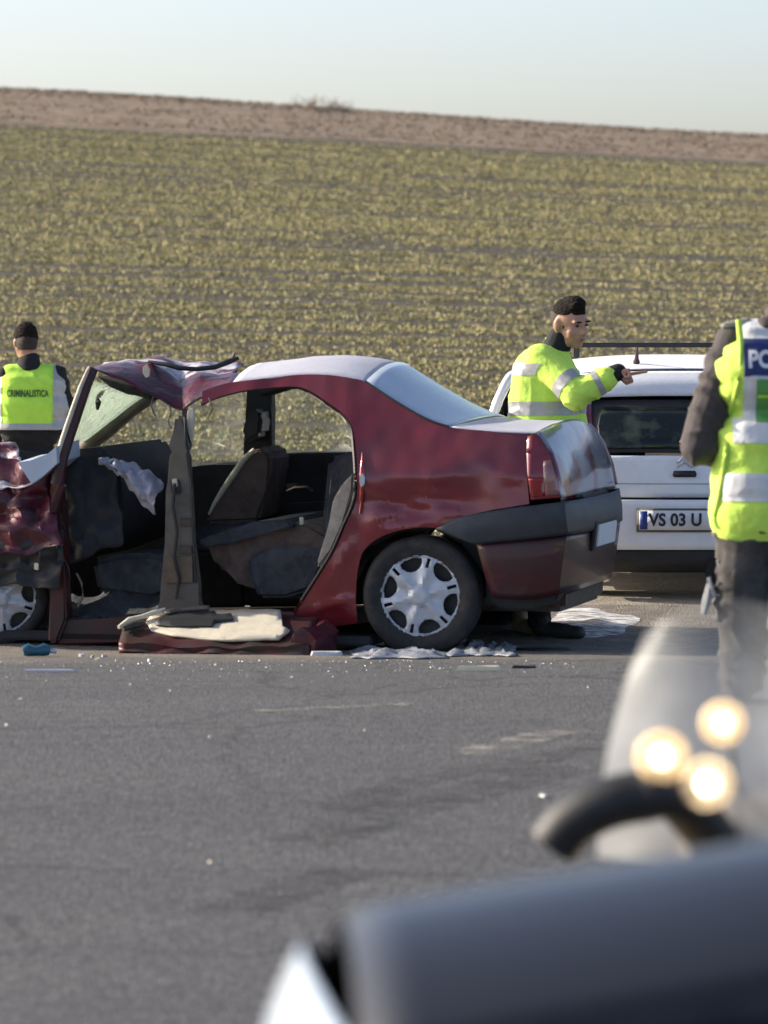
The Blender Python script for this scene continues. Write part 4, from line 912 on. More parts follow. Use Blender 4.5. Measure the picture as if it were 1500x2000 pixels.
# ------------------------------------------------------------------ people
def head_build(c, fwd, up, s=1.0):
    """returns builder for a head whose middle is c, looking along fwd"""
    f = fwd.normalized(); u = up.normalized(); r = f.cross(u).normalized(); u = r.cross(f).normalized()
    rot = Matrix((r, f, u)).transposed()
    def L(x, y, z): return c + rot @ (Vector((x, y, z)) * s)
    def b(bm):
        ellip(bm, L(0, -.012, .028), (.074 * s, .094 * s, .088 * s), rot)
        ellip(bm, L(0, .030, -.040), (.058 * s, .062 * s, .072 * s), rot)
        ellip(bm, L(0, .062, -.092), (.027 * s, .026 * s, .022 * s), rot)         # chin
        for q in (-1, 1):
            ellip(bm, L(q * .036, .050, -.032), (.028 * s, .028 * s, .026 * s), rot)   # cheek
            ellip(bm, L(q * .030, .074, .022), (.028 * s, .014 * s, .010 * s), rot)    # brow
            ellip(bm, L(q * .079, -.012, -.008), (.010 * s, .020 * s, .032 * s), rot @ Matrix.Rotation(q * .3, 3, 'Z'))
            capsule(bm, L(q * .03, .03, -.085), .024 * s, L(q * .055, -.015, -.05), .022 * s)
        capsule(bm, L(0, .080, .010), .010 * s, L(0, .104, -.026), .014 * s)           # nose
        for q in (-1, 1): ellip(bm, L(q * .013, .092, -.030), (.009 * s, .010 * s, .008 * s), rot)
        ellip(bm, L(0, .082, -.062), (.024 * s, .013 * s, .014 * s), rot)              # mouth
    return b, L, rot
def face_parts(L, rot, s, parent):
    for q in (-1, 1):
        bm = bmesh.new(); ellip(bm, L(q * .031, .0775, .004), (.012 * s, .007 * s, .006 * s), rot, 10); from_bm('eye', bm, 'eye', parent, 180)
        bm = bmesh.new(); ellip(bm, L(q * .031, .087, .024), (.020 * s, .006 * s, .0045 * s), rot, 10); from_bm('eyebrow', bm, 'hair', parent, 180)
    bm = bmesh.new(); ellip(bm, L(0, .094, -.062), (.020 * s, .005 * s, .006 * s), rot, 10); from_bm('lips', bm, 'lip', parent, 180)
def hand_build(w, d, palm_n, curl, s=1.0):
    """hand rooted at wrist w, pointing along d; curl per finger (thumb, index, middle, ring, little)"""
    d = d.normalized(); n = (palm_n - d * palm_n.dot(d)).normalized(); sd = d.cross(n)
    def b(bm):
        for k in range(4): capsule(bm, w + d * .005 + sd * (.03 - .02 * k) * .8, .016 * s, w + d * .085 + sd * (.033 - .022 * k), .0125 * s, 10)
        for k in range(4):
            p = w + d * .085 + sd * (.033 - .022 * k); ln = (.046, .050, .046, .036)[k]; c = curl[k + 1]; a = 0
            for j, fr in enumerate((1, .62, .5)):
                a += c * (1, 1.15, .8)[j]; q = p + (d * math.cos(a) + n * math.sin(a)) * ln * fr
                capsule(bm, p, (.0105 - .001 * j) * s, q, (.0095 - .001 * j) * s, 9); p = q
        p = w + d * .022 + sd * .030; dirs = (sd * .75 + d * .6 + n * .25, d * .8 + sd * (.5 - curl[0]) + n * .45, d * .9 + n * (.3 + curl[0] * .4))
        for j, dv in enumerate(dirs):
            q = p + dv.normalized() * (.036, .032, .026)[j]; capsule(bm, p, (.014 - .0015 * j) * s, q, (.0125 - .0015 * j) * s, 9); p = q
    return b

def shoe(name, heel, fwd, mat, parent, ln=.27):
    f = Vector(fwd).normalized()
    def b(bm):
        capsule(bm, heel + Vector((0, 0, .045)), .042, heel + f * ln * .55 + Vector((0, 0, .04)), .040)
        capsule(bm, heel + f * ln * .4 + Vector((0, 0, .034)), .042, heel + f * ln * .85 + Vector((0, 0, .03)), .036)
        capsule(bm, heel + Vector((0, 0, .05)), .045, heel + f * .02 + Vector((0, 0, .12)), .048)
    return blob(name, b, mat, parent, voxel=.010, smooth=3, cuts=[(heel, (0, 0, 1))])

# --- man in the high-visibility jacket, pointing to the right
py0 = 25.95
def A(px, py, dy=0): return PY(px, py, py0 + dy)
fb = A(1052, 1236); fb.z = ground(fb.x, fb.y)
pm = thing('person', 'man in fluorescent jacket pointing with outstretched arm beside the white car', 'person', fb)
def q_(p): return p - fb
neck = q_(A(1092, 672)); shR = q_(A(1058, 704, -.16)); shL = q_(A(1082, 700, .20)); chest = q_(A(1068, 735, .02)); waist = q_(A(1064, 815, .03)); hips = q_(A(1062, 880, .03))
elb = q_(A(1128, 770, -.30)); wri = q_(A(1184, 738, -.30)); hnd = q_(A(1196, 733, -.30)); tipd = q_(A(1240, 723, -.30)) - q_(A(1196, 731, -.30))
elbL = q_(A(1120, 800, .32)); wriL = q_(A(1135, 870, .20))
hc = q_(A(1114, 630, -.02)); fwd = Vector((.66, -.70, -.22))
hb, HL, hrot = head_build(hc, fwd, Vector((-.10, 0, 1)), 1.12)
kneeR = q_(A(1058, 1050, -.08)); kneeL = q_(A(1052, 1045, .16)); ankR = Vector((.0, -.08, .09)); ankL = Vector((-.08, .18, .09))
def body(bm):
    hb(bm); capsule(bm, neck, .058, hc + Vector((-.01, .0, -.05)), .056)
    capsule(bm, chest + Vector((0, -.1, 0)), .11, chest + Vector((0, .1, 0)), .11); capsule(bm, waist, .12, hips, .12)
    for a, k, n in ((hips + Vector((0, -.09, -.02)), kneeR, ankR), (hips + Vector((0, .09, -.02)), kneeL, ankL)):
        capsule(bm, a, .085, k, .058); capsule(bm, k, .056, n, .038)
    capsule(bm, shR, .055, elb, .045); capsule(bm, elb, .043, hnd, .028); capsule(bm, shL, .055, elbL, .045); capsule(bm, elbL, .043, wriL, .03)
    capsule(bm, chest, .10, neck, .06)
bo = blob('body', body, 'skin', pm, voxel=.0085, smooth=3)
face_parts(HL, hrot, 1.12, pm)
blob('pointing_hand', hand_build(hnd, tipd, Vector((0, -.35, -1)), (.9, .02, 1.35, 1.4, 1.45), 1.05), 'skin', bo, voxel=.0045, smooth=2)
blob('hand', hand_build(wriL, Vector((.2, -.2, -1)), Vector((0, -1, 0)), (.2, .4, .45, .5, .5)), 'skin', bo, voxel=.005, smooth=2)
def hairb(bm):
    ellip(bm, HL(0, -.014, .042), (.0845, .105, .086), hrot); ellip(bm, HL(0, .016, .098), (.060, .062, .040), hrot); ellip(bm, HL(.008, .046, .098), (.050, .034, .026), hrot)
hr = blob('hair', hairb, 'hair', pm, voxel=.008, smooth=2, wrinkle=.006, wscale=40, cuts=[(HL(0, .05, .052), (hrot @ Vector((0, -.16, 1))).normalized())])
def sideb(bm): ellip(bm, HL(0, -.020, .020), (.0840, .1040, .097), hrot)
blob('cropped_hair', sideb, 'stubble', pm, voxel=.008, smooth=2, cuts=[(HL(0, .044, 0), hrot @ Vector((0, -1, .25))), (HL(0, 0, -.045), (hrot @ Vector((0, -.35, 1))).normalized())])
def jk(bm):
    capsule(bm, chest + Vector((-.03, -.09, .03)), .135, chest + Vector((.03, .10, .03)), .13); capsule(bm, shR + Vector((0, .02, 0)), .085, shL, .08)
    capsule(bm, chest + Vector((-.03, -.06, 0)), .168, waist + Vector((-.03, -.04, 0)), .178); capsule(bm, chest + Vector((0.03, .06, 0)), .15, waist + Vector((.03, .05, 0)), .165)
    capsule(bm, waist + Vector((0, -.04, 0)), .17, hips + Vector((0, -.04, -.05)), .175); capsule(bm, waist + Vector((0, .05, 0)), .17, hips + Vector((0, .05, -.05)), .175)
    capsule(bm, shR, .095, elb, .088); capsule(bm, elb, .086, wri, .068); capsule(bm, shL, .085, elbL, .075); capsule(bm, elbL, .072, wriL + Vector((0, 0, .03)), .058)
    capsule(bm, neck + Vector((-.02, 0, -.05)), .085, neck + Vector((-.01, 0, .0)), .072)
fd = (wri - elb).normalized()
jm = blob('jacket', jk, 'lime', pm, voxel=.0095, smooth=3, wrinkle=.020, wscale=8, cuts=[(hips + Vector((0, 0, -.12)), (0, 0, 1))])
def zb(z0, z1): return [((0, 0, z0), (0, 0, 1)), ((0, 0, z1), (0, 0, -1))]
zc = lambda px, py: q_(A(px, py)).z
nearax = lambda a, b, r: (lambda c, n: (c - (a + (b - a) * max(0, min(1, (c - a).dot(b - a) / (b - a).length_squared)))).length < r)
torso = lambda c, n: not nearax(shR + (elb - shR) * .45, elb, .115)(c, n) and not nearax(elb, wri, .11)(c, n)
patch('reflective_band', jm, zb(zc(1060, 810), zc(1060, 783)), 'reflect', jm, .003, torso)
patch('reflective_band', jm, zb(zc(1060, 732), zc(1060, 708)), 'reflect', jm, .003, lambda c, n: torso(c, n) and c.x < chest.x + .02)
for t0, t1 in ((.62, .80),):
    patch('sleeve_band', jm, [(elb.lerp(wri, t0), fd), (elb.lerp(wri, t1), -fd)], 'reflect', jm, .003, nearax(elb, wri, .12))
ud = (elb - shR).normalized()
patch('sleeve_band', jm, [(shR.lerp(elb, .62), ud), (shR.lerp(elb, .84), -ud)], 'reflect', jm, .003, nearax(shR, elb, .12))
def cuff(bm): capsule(bm, wri - fd * .01, .056, hnd + fd * .035, .046)
blob('cuff', cuff, 'blackcloth', pm, voxel=.008, smooth=2)
def colr(bm): capsule(bm, neck + Vector((-.012, 0, -.012)), .076, neck + Vector((.004, -.005, .026)), .070)
blob('collar', colr, 'blackcloth', pm, voxel=.009, smooth=2)
def trs(bm):
    capsule(bm, hips + Vector((0, -.06, .05)), .13, hips + Vector((0, .06, .05)), .13)
    for a, k, n in ((hips + Vector((0, -.09, 0)), kneeR, ankR), (hips + Vector((0, .09, 0)), kneeL, ankL)): capsule(bm, a, .105, k, .082); capsule(bm, k, .080, n + Vector((0, 0, -.01)), .066)
blob('trousers', trs, 'blackcloth', pm, voxel=.013, smooth=3, wrinkle=.01, cuts=[((0, 0, .05), (0, 0, 1))])
shoe('shoe', Vector((ankR.x, ankR.y, 0)), (.9, -.4, 0), 'shoe', pm); shoe('shoe', Vector((ankL.x - .02, ankL.y - .03, 0)), (.5, -.8, 0), 'shoetan', pm)

# --- man seen from behind, bending over the far side of the wreck
ly0 = 32.4
def B(px, py, dy=0): return PY(px, py, ly0 + dy)
lb = B(62, 1200); lb.z = ground(lb.x, lb.y)
lm = thing('person', 'dark haired man seen from behind in lime vest behind the crushed front', 'person', lb)
def b_(p): return p - lb
scl = FPX / ly0
nk = b_(B(58, 702)); hc2 = b_(B(50, 668, .02)); hb2, HL2, hr2 = head_build(hc2, Vector((-.30, .95, -.18)), Vector((0, .05, 1)), .98)
s1 = b_(B(12, 735)); s2 = b_(B(110, 735)); ch2 = b_(B(62, 765)); wa2 = b_(B(60, 840)); hp2 = b_(B(60, 905)); e1 = b_(B(-12, 820, .05)); e2 = b_(B(132, 815, .02)); w1 = b_(B(-10, 880, .2)); w2 = b_(B(126, 868, .25))
kn1 = Vector((-.11, .04, .46)); kn2 = Vector((.11, .04, .46)); an1 = Vector((-.12, -.02, .09)); an2 = Vector((.12, -.02, .09))
def body2(bm):
    hb2(bm); capsule(bm, nk, .058, hc2 + Vector((0, -.02, -.05)), .058); capsule(bm, ch2 + Vector((-.1, 0, 0)), .11, ch2 + Vector((.1, 0, 0)), .11); capsule(bm, wa2, .075, hp2, .075)
    capsule(bm, ch2, .11, nk, .06); capsule(bm, s1, .055, e1, .045); capsule(bm, e1, .043, w1, .028); capsule(bm, s2, .055, e2, .045); capsule(bm, e2, .043, w2, .028)
    for a, k, n in ((hp2 + Vector((-.09, 0, 0)), kn1, an1), (hp2 + Vector((.09, 0, 0)), kn2, an2)): capsule(bm, a, .085, k, .058); capsule(bm, k, .056, n, .038)
bo2 = blob('body', body2, 'skin', lm, voxel=.009, smooth=3)
face_parts(HL2, hr2, .98, lm)
for w_ in (w1, w2): blob('hand', hand_build(w_, Vector((0, .5, -1)), Vector((0, 1, .4)), (.2, .5, .55, .6, .6)), 'skin', bo2, voxel=.005, smooth=2)
def hair2(bm): ellip(bm, HL2(0, -.018, .040), (.083, .102, .096), hr2); ellip(bm, HL2(.0, .03, .09), (.062, .06, .036), hr2)
blob('hair', hair2, 'hair', lm, voxel=.008, smooth=2, wrinkle=.007, wscale=35, cuts=[(HL2(0, -.06, -.040), (hr2 @ Vector((0, -.45, 1))).normalized()), (HL2(0, .075, 0), hr2 @ Vector((0, -1, .6)))])
def nape2(bm): ellip(bm, HL2(0, -.026, .0), (.0755, .092, .098), hr2)
blob('cropped_hair', nape2, 'stubble', lm, voxel=.008, smooth=2, cuts=[(HL2(0, -.02, 0), hr2 @ Vector((0, -1, .1))), (HL2(0, -.06, -.062), (hr2 @ Vector((0, -.2, 1))).normalized())])
def jk2(bm):
    capsule(bm, s1, .075, s2, .075); capsule(bm, ch2 + Vector((-.09, 0, 0)), .13, ch2 + Vector((.09, 0, 0)), .13); capsule(bm, wa2 + Vector((-.07, 0, 0)), .135, wa2 + Vector((.07, 0, 0)), .135); capsule(bm, hp2 + Vector((-.07, 0, 0)), .14, hp2 + Vector((.07, 0, 0)), .14)
    capsule(bm, s1, .078, e1, .068); capsule(bm, e1, .066, w1, .052); capsule(bm, s2, .078, e2, .068); capsule(bm, e2, .066, w2, .052); capsule(bm, nk + Vector((0, 0, -.06)), .088, nk + Vector((0, 0, -.012)), .078)
blob('jacket', jk2, 'blackcloth', lm, voxel=.012, smooth=3, wrinkle=.01, cuts=[(hp2 + Vector((0, 0, -.14)), (0, 0, 1))])
def vs2(bm):
    capsule(bm, s1 + Vector((.03, 0, .005)), .083, s2 + Vector((-.03, 0, .005)), .083); capsule(bm, ch2 + Vector((-.095, 0, .02)), .145, ch2 + Vector((.095, 0, .02)), .145); capsule(bm, wa2 + Vector((-.09, 0, 0)), .17, wa2 + Vector((.09, 0, 0)), .17); capsule(bm, ch2 + Vector((-.09, 0, -.1)), .165, ch2 + Vector((.09, 0, -.1)), .165)
vm = blob('vest', vs2, 'limeg', lm, voxel=.011, smooth=4, wrinkle=.007, wscale=7, cuts=[((0, 0, b_(B(60, 838)).z), (0, 0, 1))])
zz = lambda y: b_(B(60, y)).z
xx = lambda x: b_(B(x, 770)).x
patch('reflective_band', vm, zb(zz(838), zz(826)), 'reflect', vm, .003)
for x0, x1 in ((-20, 6), (106, 140)): patch('reflective_stripe', vm, [((xx(x0), 0, 0), (1, 0, 0)), ((xx(x1), 0, 0), (-1, 0, 0))], 'reflect', vm, .0035)
vb = bmesh.new(); vb.from_mesh(vm.data); bvh = BVHTree.FromBMesh(vb); vb.free()
def stick(me, cx, cz, bv, lift, dirn=Vector((0, 1, 0)), sx=1):
    for v in me.vertices:
        o = Vector((cx + v.co.x * sx, -1.5, cz + v.co.y)); h = bv.ray_cast(o, dirn)
        v.co = (h[0] if h[0] else Vector((o.x, 0, o.z))) - dirn * lift
    return me
tx2 = text_mesh('CRIMINALISTICA', .062, .60, .002)
finish('vest_lettering', stick(tx2, xx(57), zz(768), bvh, .006), M('dark green lettering', (.05, .12, .03), .6, 0, .1, 10), vm, 0)
def trs2(bm):
    capsule(bm, hp2 + Vector((-.06, 0, .0)), .13, hp2 + Vector((.06, 0, 0)), .13)
    for a, k, n in ((hp2 + Vector((-.09, 0, 0)), kn1, an1), (hp2 + Vector((.09, 0, 0)), kn2, an2)): capsule(bm, a, .10, k, .080); capsule(bm, k, .078, n, .066)
blob('trousers', trs2, 'blackcloth', lm, voxel=.013, smooth=3, wrinkle=.01, cuts=[((0, 0, .05), (0, 0, 1))])
for a in (an1, an2): shoe('shoe', Vector((a.x, a.y, 0)), (0, 1, 0), 'shoe', lm)

# --- police officer at the right edge, back to the camera
oy0 = 20.2
def C_(px, py, dy=0): return PY(px, py, oy0 + dy)
ob = C_(1520, 1360); ob.z = ground(ob.x, ob.y)
om = thing('person', 'police officer in grey jacket and white panelled vest, seen from behind', 'person', ob)
def o_(p): return p - ob
nk3 = o_(C_(1528, 640)); hc3 = o_(C_(1545, 560, .03)); hb3, HL3, hr3 = head_build(hc3, Vector((.45, .9, -.1)), Vector((0, 0, 1)), 1.05)
s31 = o_(C_(1430, 672)); s32 = o_(C_(1622, 672)); ch3 = o_(C_(1525, 740)); wa3 = o_(C_(1522, 900)); hp3 = o_(C_(1520, 1010)); e31 = o_(C_(1368, 868, -.02)); w31 = o_(C_(1440, 905, .24)); e32 = o_(C_(1680, 868)); w32 = o_(C_(1660, 1000, .1))
zk = .50; k31 = Vector((o_(C_(1448, 1180)).x, .02, zk)); k32 = Vector((.13, .02, zk)); a31 = Vector((-.15, -.03, .09)); a32 = Vector((.15, -.03, .09))
h31 = o_(C_(1462, 1035)); h32 = hp3 + Vector((.11, 0, -.03))
def body3(bm):
    hb3(bm); capsule(bm, nk3, .062, hc3 + Vector((0, -.02, -.05)), .06); capsule(bm, ch3 + Vector((-.12, 0, 0)), .12, ch3 + Vector((.12, 0, 0)), .12); capsule(bm, wa3, .14, hp3, .14); capsule(bm, ch3, .12, nk3, .065)
    capsule(bm, s31, .06, e31, .05); capsule(bm, e31, .048, w31, .03); capsule(bm, s32, .06, e32, .05); capsule(bm, e32, .048, w32, .03)
    for a, k, n in ((h31, k31, a31), (h32, k32, a32)): capsule(bm, a, .095, k, .062); capsule(bm, k, .06, n, .04)
bo3 = blob('body', body3, 'skin', om, voxel=.010, smooth=3)
face_parts(HL3, hr3, 1.05, om)
blob('hand', hand_build(w31, Vector((.6, .6, .2)), Vector((.5, -.5, 0)), (.3, .8, .9, .9, .9)), 'skin', bo3, voxel=.005, smooth=2)
blob('hand', hand_build(w32, Vector((0, .1, -1)), Vector((-1, 0, 0)), (.2, .4, .45, .5, .5)), 'skin', bo3, voxel=.005, smooth=2)
def hair3(bm): ellip(bm, HL3(0, -.018, .035), (.084, .104, .096), hr3)
blob('hair', hair3, 'hair', om, voxel=.009, smooth=2, wrinkle=.006, wscale=35, cuts=[(HL3(0, -.06, -.03), (hr3 @ Vector((0, -.2, 1))).normalized()), (HL3(0, .06, 0), hr3 @ Vector((0, -1, .5)))])
def jk3(bm):
    capsule(bm, s31, .088, s32, .088); capsule(bm, ch3 + Vector((-.12, 0, 0)), .14, ch3 + Vector((.12, 0, 0)), .14); capsule(bm, wa3 + Vector((-.08, 0, 0)), .15, wa3 + Vector((.08, 0, 0)), .15); capsule(bm, hp3 + Vector((-.08, 0, 0)), .17, hp3 + Vector((.08, 0, 0)), .17)
    capsule(bm, s31, .092, e31, .096); capsule(bm, e31, .094, w31, .066); capsule(bm, s32, .092, e32, .09); capsule(bm, e32, .088, w32, .06)
jk3o = blob('jacket', jk3, 'jacket', om, voxel=.010, smooth=2, wrinkle=.026, wscale=7.5, cuts=[(hp3 + Vector((0, 0, -.06)), (0, 0, 1))])
def hood(bm): capsule(bm, nk3 + Vector((-.075, -.03, -.045)), .062, nk3 + Vector((.075, -.03, -.045)), .062); capsule(bm, nk3 + Vector((-.06, -.05, .01)), .05, nk3 + Vector((.06, -.05, .01)), .05); capsule(bm, nk3 + Vector((0, 0, -.02)), .085, nk3 + Vector((0, 0, .04)), .078)
blob('hood', hood, 'jacket', om, voxel=.010, smooth=3, wrinkle=.012, wscale=10)
def strapb(bm): capsule(bm, s31 + Vector((-.035, -.03, .075)), .014, s31 + Vector((.06, -.02, .098)), .014)
blob('shoulder_strap', strapb, M('pale grey strap', (.36, .33, .31), .9), om, voxel=.006, smooth=1)
def vs3(bm):
    capsule(bm, s31 + Vector((.085, 0, .012)), .096, s32 + Vector((-.085, 0, .012)), .096); capsule(bm, ch3 + Vector((-.115, 0, .02)), .186, ch3 + Vector((.115, 0, .02)), .186); capsule(bm, wa3 + Vector((-.10, 0, .06)), .186, wa3 + Vector((.10, 0, .06)), .186); capsule(bm, hp3 + Vector((-.10, 0, .02)), .196, hp3 + Vector((.10, 0, .02)), .196); capsule(bm, wa3 + Vector((-.10, 0, -.08)), .192, wa3 + Vector((.10, 0, -.08)), .192)
xo = lambda x: o_(C_(x, 850, -.15)).x
zo = lambda y: o_(C_(1500, y, -.18)).z
vl = [(Vector((xo(1398), 0, 0)), (1, 0, .0)), (Vector((xo(1672), 0, 0)), (-1, 0, 0))]
ves = blob('vest', vs3, 'lime', om, voxel=.012, smooth=4, wrinkle=.010, wscale=6, cuts=[((0, 0, zo(1058)), (0, 0, 1))])
back = lambda c, n: n.y < .25
xp = lambda x0, x1: [((xo(x0), 0, 0), (1, 0, 0)), ((xo(x1), 0, 0), (-1, 0, 0))]
vw = patch('vest_panel', ves, zb(zo(818), zo(612)) + xp(1452, 1602), 'vestwhite', ves, .003, back)
patch('reflective_band', ves, zb(zo(866), zo(818)) + xp(1433, 1650), 'vestwhite', ves, .004, back)
patch('reflective_band', ves, zb(zo(980), zo(925)) + xp(1414, 1660), 'vestwhite', ves, .004, back)
lbl = patch('police_label', ves, zb(zo(734), zo(664)) + xp(1453, 1600), 'pblue', ves, .007, back)
gr = patch('green_check', ves, zb(zo(826), zo(741)) + xp(1477, 1576), 'pgreen', ves, .007, back)
patch('check_line', ves, zb(zo(775), zo(769)) + xp(1479, 1510), 'limeg', ves, .010, back)
vb = bmesh.new(); vb.from_mesh(ves.data); bvh3 = BVHTree.FromBMesh(vb); vb.free()
tx3 = text_mesh('POLITIA', .098, .82, .004)
finish('vest_lettering', stick(tx3, xo(1528), zo(703), bvh3, .012), 'plate', ves, 0)
# bright piping round the vest edge
pip = []
for px, py in [(1443, 625), (1447, 690), (1440, 760), (1424, 810), (1420, 870), (1412, 930), (1402, 985), (1396, 1010), (1404, 1035), (1440, 1052), (1500, 1060), (1560, 1060)]:
    d = ray(px, py); o0 = CAMP - ob; h = bvh3.ray_cast(o0, d.normalized()); pip.append(h[0] if h[0] else o_(C_(px, py, -.10)))
tube('vest_piping', cr(pip, 4), .013, 'lime', ves, 8)
def trs3(bm):
    capsule(bm, hp3 + Vector((-.08, 0, -.0)), .15, hp3 + Vector((.08, 0, 0)), .15)
    for a, k, n in ((h31, k31, a31), (h32, k32, a32)): capsule(bm, a, .15, k, .125); capsule(bm, k, .120, n, .095)
blob('trousers', trs3, 'trousers', om, voxel=.013, smooth=2, wrinkle=.022, wscale=8, cuts=[((0, 0, .05), (0, 0, 1))])
hol = thing('radio_pouch', 'black and pale strapped pouch hanging at the officer hip', 'pouch', o_(C_(1392, 1200)) + ob)
hz = o_(C_(1392, 1200)) + ob
prism('pouch', [C_(a, b, -.02) - hz for a, b in [(1378, 1095), (1395, 1086), (1404, 1100), (1412, 1150), (1404, 1166), (1384, 1140), (1374, 1118)]], (.02, .07, 0), 'blackcloth', hol, .01)
tube('strap', [C_(a, b, -.04) - hz for a, b in [(1402, 1094), (1414, 1130), (1413, 1160), (1395, 1165), (1384, 1128)]], .010, 'reflect', hol, 6)
tube('strap_tail', [C_(a, b, -.03) - hz for a, b in [(1386, 1140), (1380, 1175), (1374, 1200)]], [.014, .022, .014], 'reflect', hol, 6)
for a in (a31, a32): shoe('boot', Vector((a.x, a.y, 0)), (0, 1, 0), 'shoe', om)

# ------------------------------------------------------------------ foreground: silver hatchback and a motorcycle, both far out of focus
sx, sy = 1.665, 5.75
sc = thing('dark_minivan', 'dark grey minivan with black windows and tail paled for a sun glint, parked by the motorcycle', 'car', (sx, sy, ground(sx, sy)), R(3))
hatch(sc, 'silver', 'silver', L=3.85, half=.85, ry=(1.04, 1.36, 1.62), rearglass='frostglint', tum=.52, rk=.4, crown=.10, cp=2.0, tail='frostglint', drop=.05,  # tail takes a pale colour that paints the sunlit corner glint
      sw=[[(-1.75, 1.090), (-1.73, 1.490), (-1.58, 1.550), (-1.47, 1.580), (-1.47, 1.090)], [(-1.43, 1.090), (-1.43, 1.585), (-1.1, 1.625), (-.66, 1.650), (-.66, 1.090)], [(-.60, 1.090), (-.60, 1.650), (-.1, 1.620), (.16, 1.490), (.46, 1.150)]])
my = 9.4; mx = (1400 - 750) / FPX * my
mc = thing('motorcycle', 'touring motorcycle with milky windscreen and added glowing amber glints beside the dark minivan', 'motorcycle', (mx, my, ground(mx, my)), 0)
def mp(px, py, dy=0): p = PY(px, py, my + dy); return p - Vector(mc.location)
rows = []
for t in np.linspace(0, 1, 12):
    hw = .26 * (1 - .38 * t ** 2); rows.append([Vector((.03 + s * hw, -.12 + .10 * s * s + .10 * t, 1.06 + .50 * t - .07 * t * s * s)) for s in np.linspace(-1, 1, 16)])
grid('windscreen', rows, 'milky', mc)
def fair(bm):
    ellip(bm, (.06, .0, .88), (.24, .26, .20)); ellip(bm, (.12, .06, 1.04), (.20, .14, .14)); capsule(bm, (.05, .1, .72), .17, (.05, .75, .70), .15); capsule(bm, (.05, .4, .86), .13, (.05, .62, .84), .12)
blob('fairing', fair, 'gold', mc, voxel=.014, smooth=4)
def seatb(bm): capsule(bm, (.05, .72, .80), .13, (.05, 1.15, .82), .14)
blob('seat', seatb, 'black', mc, voxel=.014, smooth=4)
hbp = [mp(a, b, dy) for a, b, dy in [(1080, 1650, -.24), (1118, 1606, -.25), (1180, 1572, -.26), (1255, 1556, -.26), (1330, 1562, -.24)]]
tube('handlebar', cr(hbp + [Vector((.06, .05, 1.0))], 4), .050, 'black', mc, 12)
tube('handlebar', [Vector((.06, .05, 1.0)), (.28, .06, 1.08), (.44, -.02, 1.0)], .024, 'black', mc, 10)
MAT['glintshell'] = pane_mat('glowing glint shell', (1., .95, .86), .40, (.95, .80, .58), .2, .3)
MAT['glintwarm'] = emis('warm glint glow', (1.0, .87, .70), 5.5); MAT['glintamber'] = emis('amber glint glow', (1.0, .80, .56), 4.5)
for (px, py, r, m_) in ((1292, 1478, .036, 'glintamber'), (1382, 1530, .036, 'glintwarm'), (1412, 1412, .030, 'glintamber')):  # no lamps: glowing shells added to stand for blurred sun glints
    c = mp(px, py, -.30); bm = bmesh.new(); ellip(bm, c, (r * 1.45, r * .7, r * 1.45)); lo = from_bm('lamp', bm, 'glintshell', mc, 180)
    bm = bmesh.new(); ellip(bm, c, (r * .62, r * .4, r * .62)); from_bm('glint_core', bm, m_, lo, 180)
    lathe('glint_rim', [(r * 1.0, .015), (r * 1.02, .03), (r * .5, .06), (r * .4, .055), (r * .95, .028), (r * .95, .015)], 'chrome', lo, Matrix.Translation(c) @ Matrix.Rotation(R(-90), 4, 'X'), 16)
    tube('glint_stalk', [c + Vector((0, .05, 0)), c + Vector((.03, .18, -.05)), Vector((.06, 0, .95))], .006, 'chrome', lo, 6)
for yy, mm in ((-.25, 'front'), (1.22, 'rear')):
    wheel(mc, Matrix.Translation((.05, yy, .30)) @ Matrix.Rotation(R(90), 4, 'Y'), .30, .13, .20)
tube('fork', [(-.06, -.25, .30), (-.04, -.05, .92)], .028, 'chrome', mc); tube('fork', [(.16, -.25, .30), (.14, -.05, .92)], .028, 'chrome', mc)
tube('swing_arm', [(.05, .55, .34), (.05, 1.22, .30)], .05, 'darkmetal', mc); box('engine', (.05, .42, .45), (.34, .46, .34), 'darkmetal', mc, .05)
tube('exhaust', [(.22, .3, .3), (.26, .8, .3), (.27, 1.35, .38)], [.03, .05, .05], 'chrome', mc)

# ------------------------------------------------------------------ scuffs on the asphalt
def mark_mat(name, col, dens):
    m = M(name, col, .9, 0, .3, 20)
    n = m.node_tree.nodes; l = m.node_tree.links; tc = n.new('ShaderNodeTexCoord')
    mp = n.new('ShaderNodeMapping'); mp.inputs['Scale'].default_value = (2.5, 9, 1); l.new(tc.outputs['Object'], mp.inputs[0])
    no = n.new('ShaderNodeTexNoise'); no.inputs['Scale'].default_value = 3.; no.inputs['Detail'].default_value = 9; no.inputs['Roughness'].default_value = .7; l.new(mp.outputs[0], no.inputs['Vector'])
    mr = n.new('ShaderNodeMapRange'); l.new(no.outputs['Fac'], mr.inputs[0]); mr.inputs[1].default_value = .46; mr.inputs[2].default_value = .66; mr.inputs[4].default_value = dens
    l.new(mr.outputs[0], n['Principled BSDF'].inputs['Alpha']); return m
mk = mark_mat('rubber scuff', (.045, .045, .047), .75); ml = mark_mat('pale scrape', (.42, .39, .34), .7)
mp_ = mark_mat('white absorbent powder', (.78, .79, .80), 1.)
for nd_ in mp_.node_tree.nodes:
    if nd_.type == 'MAP_RANGE': nd_.inputs[1].default_value = .38; nd_.inputs[2].default_value = .60
rows = []
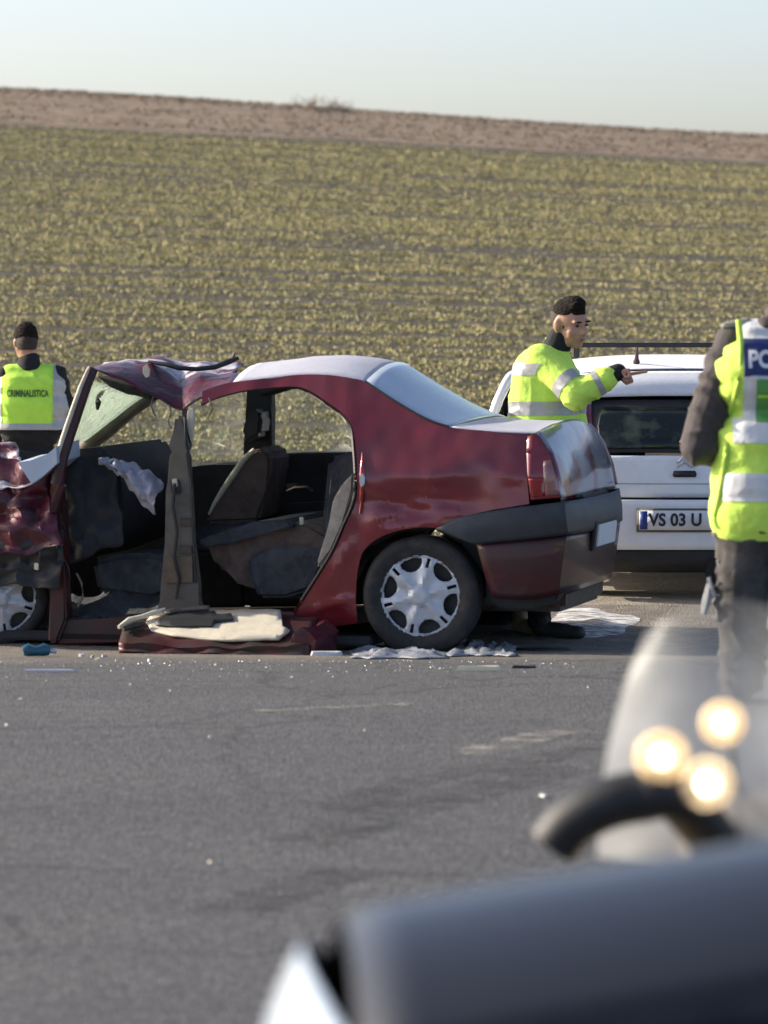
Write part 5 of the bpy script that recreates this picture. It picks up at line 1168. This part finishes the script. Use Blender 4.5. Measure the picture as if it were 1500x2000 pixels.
for t in np.linspace(0, 1, 14):
    r = []
    for a in np.linspace(0, 6.283, 37)[:-1]:
        f = t * (1 + .35 * noise.noise(Vector((math.cos(a) * 1.5, math.sin(a) * 1.5, 2.)))); p = PG(1152 + 88 * f * math.cos(a), 1221 - 27 * f * math.sin(a))
        r.append(Vector((p.x, p.y, ground(p.x, p.y) + .008 + .02 * (1 - t) * (1 + noise.noise(Vector((p.x * 9, p.y * 9, 0)))))))
    rows.append(r)
pw = grid('absorbent_powder', rows, mp_, None, closed=True, props={'kind': 'stuff'}); tagged(pw, 'white absorbent powder spread on the ground behind the red car', 'powder')
def mark(pts, w, mat):
    P = cr([PG(a, b) for a, b in pts], 8); rows = []
    for i, p in enumerate(P):
        t = (P[min(i + 1, len(P) - 1)] - P[max(i - 1, 0)]); sd = Vector((-t.y, t.x, 0)).normalized()
        rows.append([Vector((q.x, q.y, ground(q.x, q.y) + .0085)) for q in (p + sd * w * k for k in np.linspace(-1, 1, 5))])
    return grid('tyre_mark', rows, mat, None, props={'kind': 'structure'})
mark([(600, 1650), (760, 1590), (930, 1545), (1100, 1500)], .14, mk)
mark([(640, 1585), (800, 1530), (960, 1500), (1180, 1460)], .10, mk)
mark([(430, 1790), (560, 1740), (700, 1700)], .12, mk)
mark([(900, 1478), (1000, 1455), (1090, 1432)], .09, ml)
mark([(0, 1428), (220, 1424), (430, 1418)], .03, mk)
mark([(500, 1392), (640, 1386), (800, 1378)], .05, ml)

# ------------------------------------------------------------------ shattered glass (uncountable)
g = np.random.default_rng(11); bm = bmesh.new()
for k in range(420):
    px = g.uniform(-60, 1150); py = 1292 + abs(g.normal(0, 1)) * 16; p = PG(px, py); r = g.uniform(.0015, .0048)
    c = Vector((p.x, p.y, ground(p.x, p.y) + .006)); a = g.uniform(0, 6.28)
    vs = [bm.verts.new(c + Vector((math.cos(a + q) * r, math.sin(a + q) * r, 0))) for q in (0, 2.1, 4.2)]; t = bm.verts.new(c + Vector((0, 0, r * 1.2)))
    bm.faces.new(vs[::-1]); [bm.faces.new((vs[i], vs[(i + 1) % 3], t)) for i in range(3)]
gc = from_bm('glass_crumbs', bm, M('glass crumbs', (.36, .38, .37), .4, 0, .3, 30), None, 0); gc['kind'] = 'stuff'; tagged(gc, 'tiny glass crumbs scattered on the asphalt beside the wreck', 'broken glass')
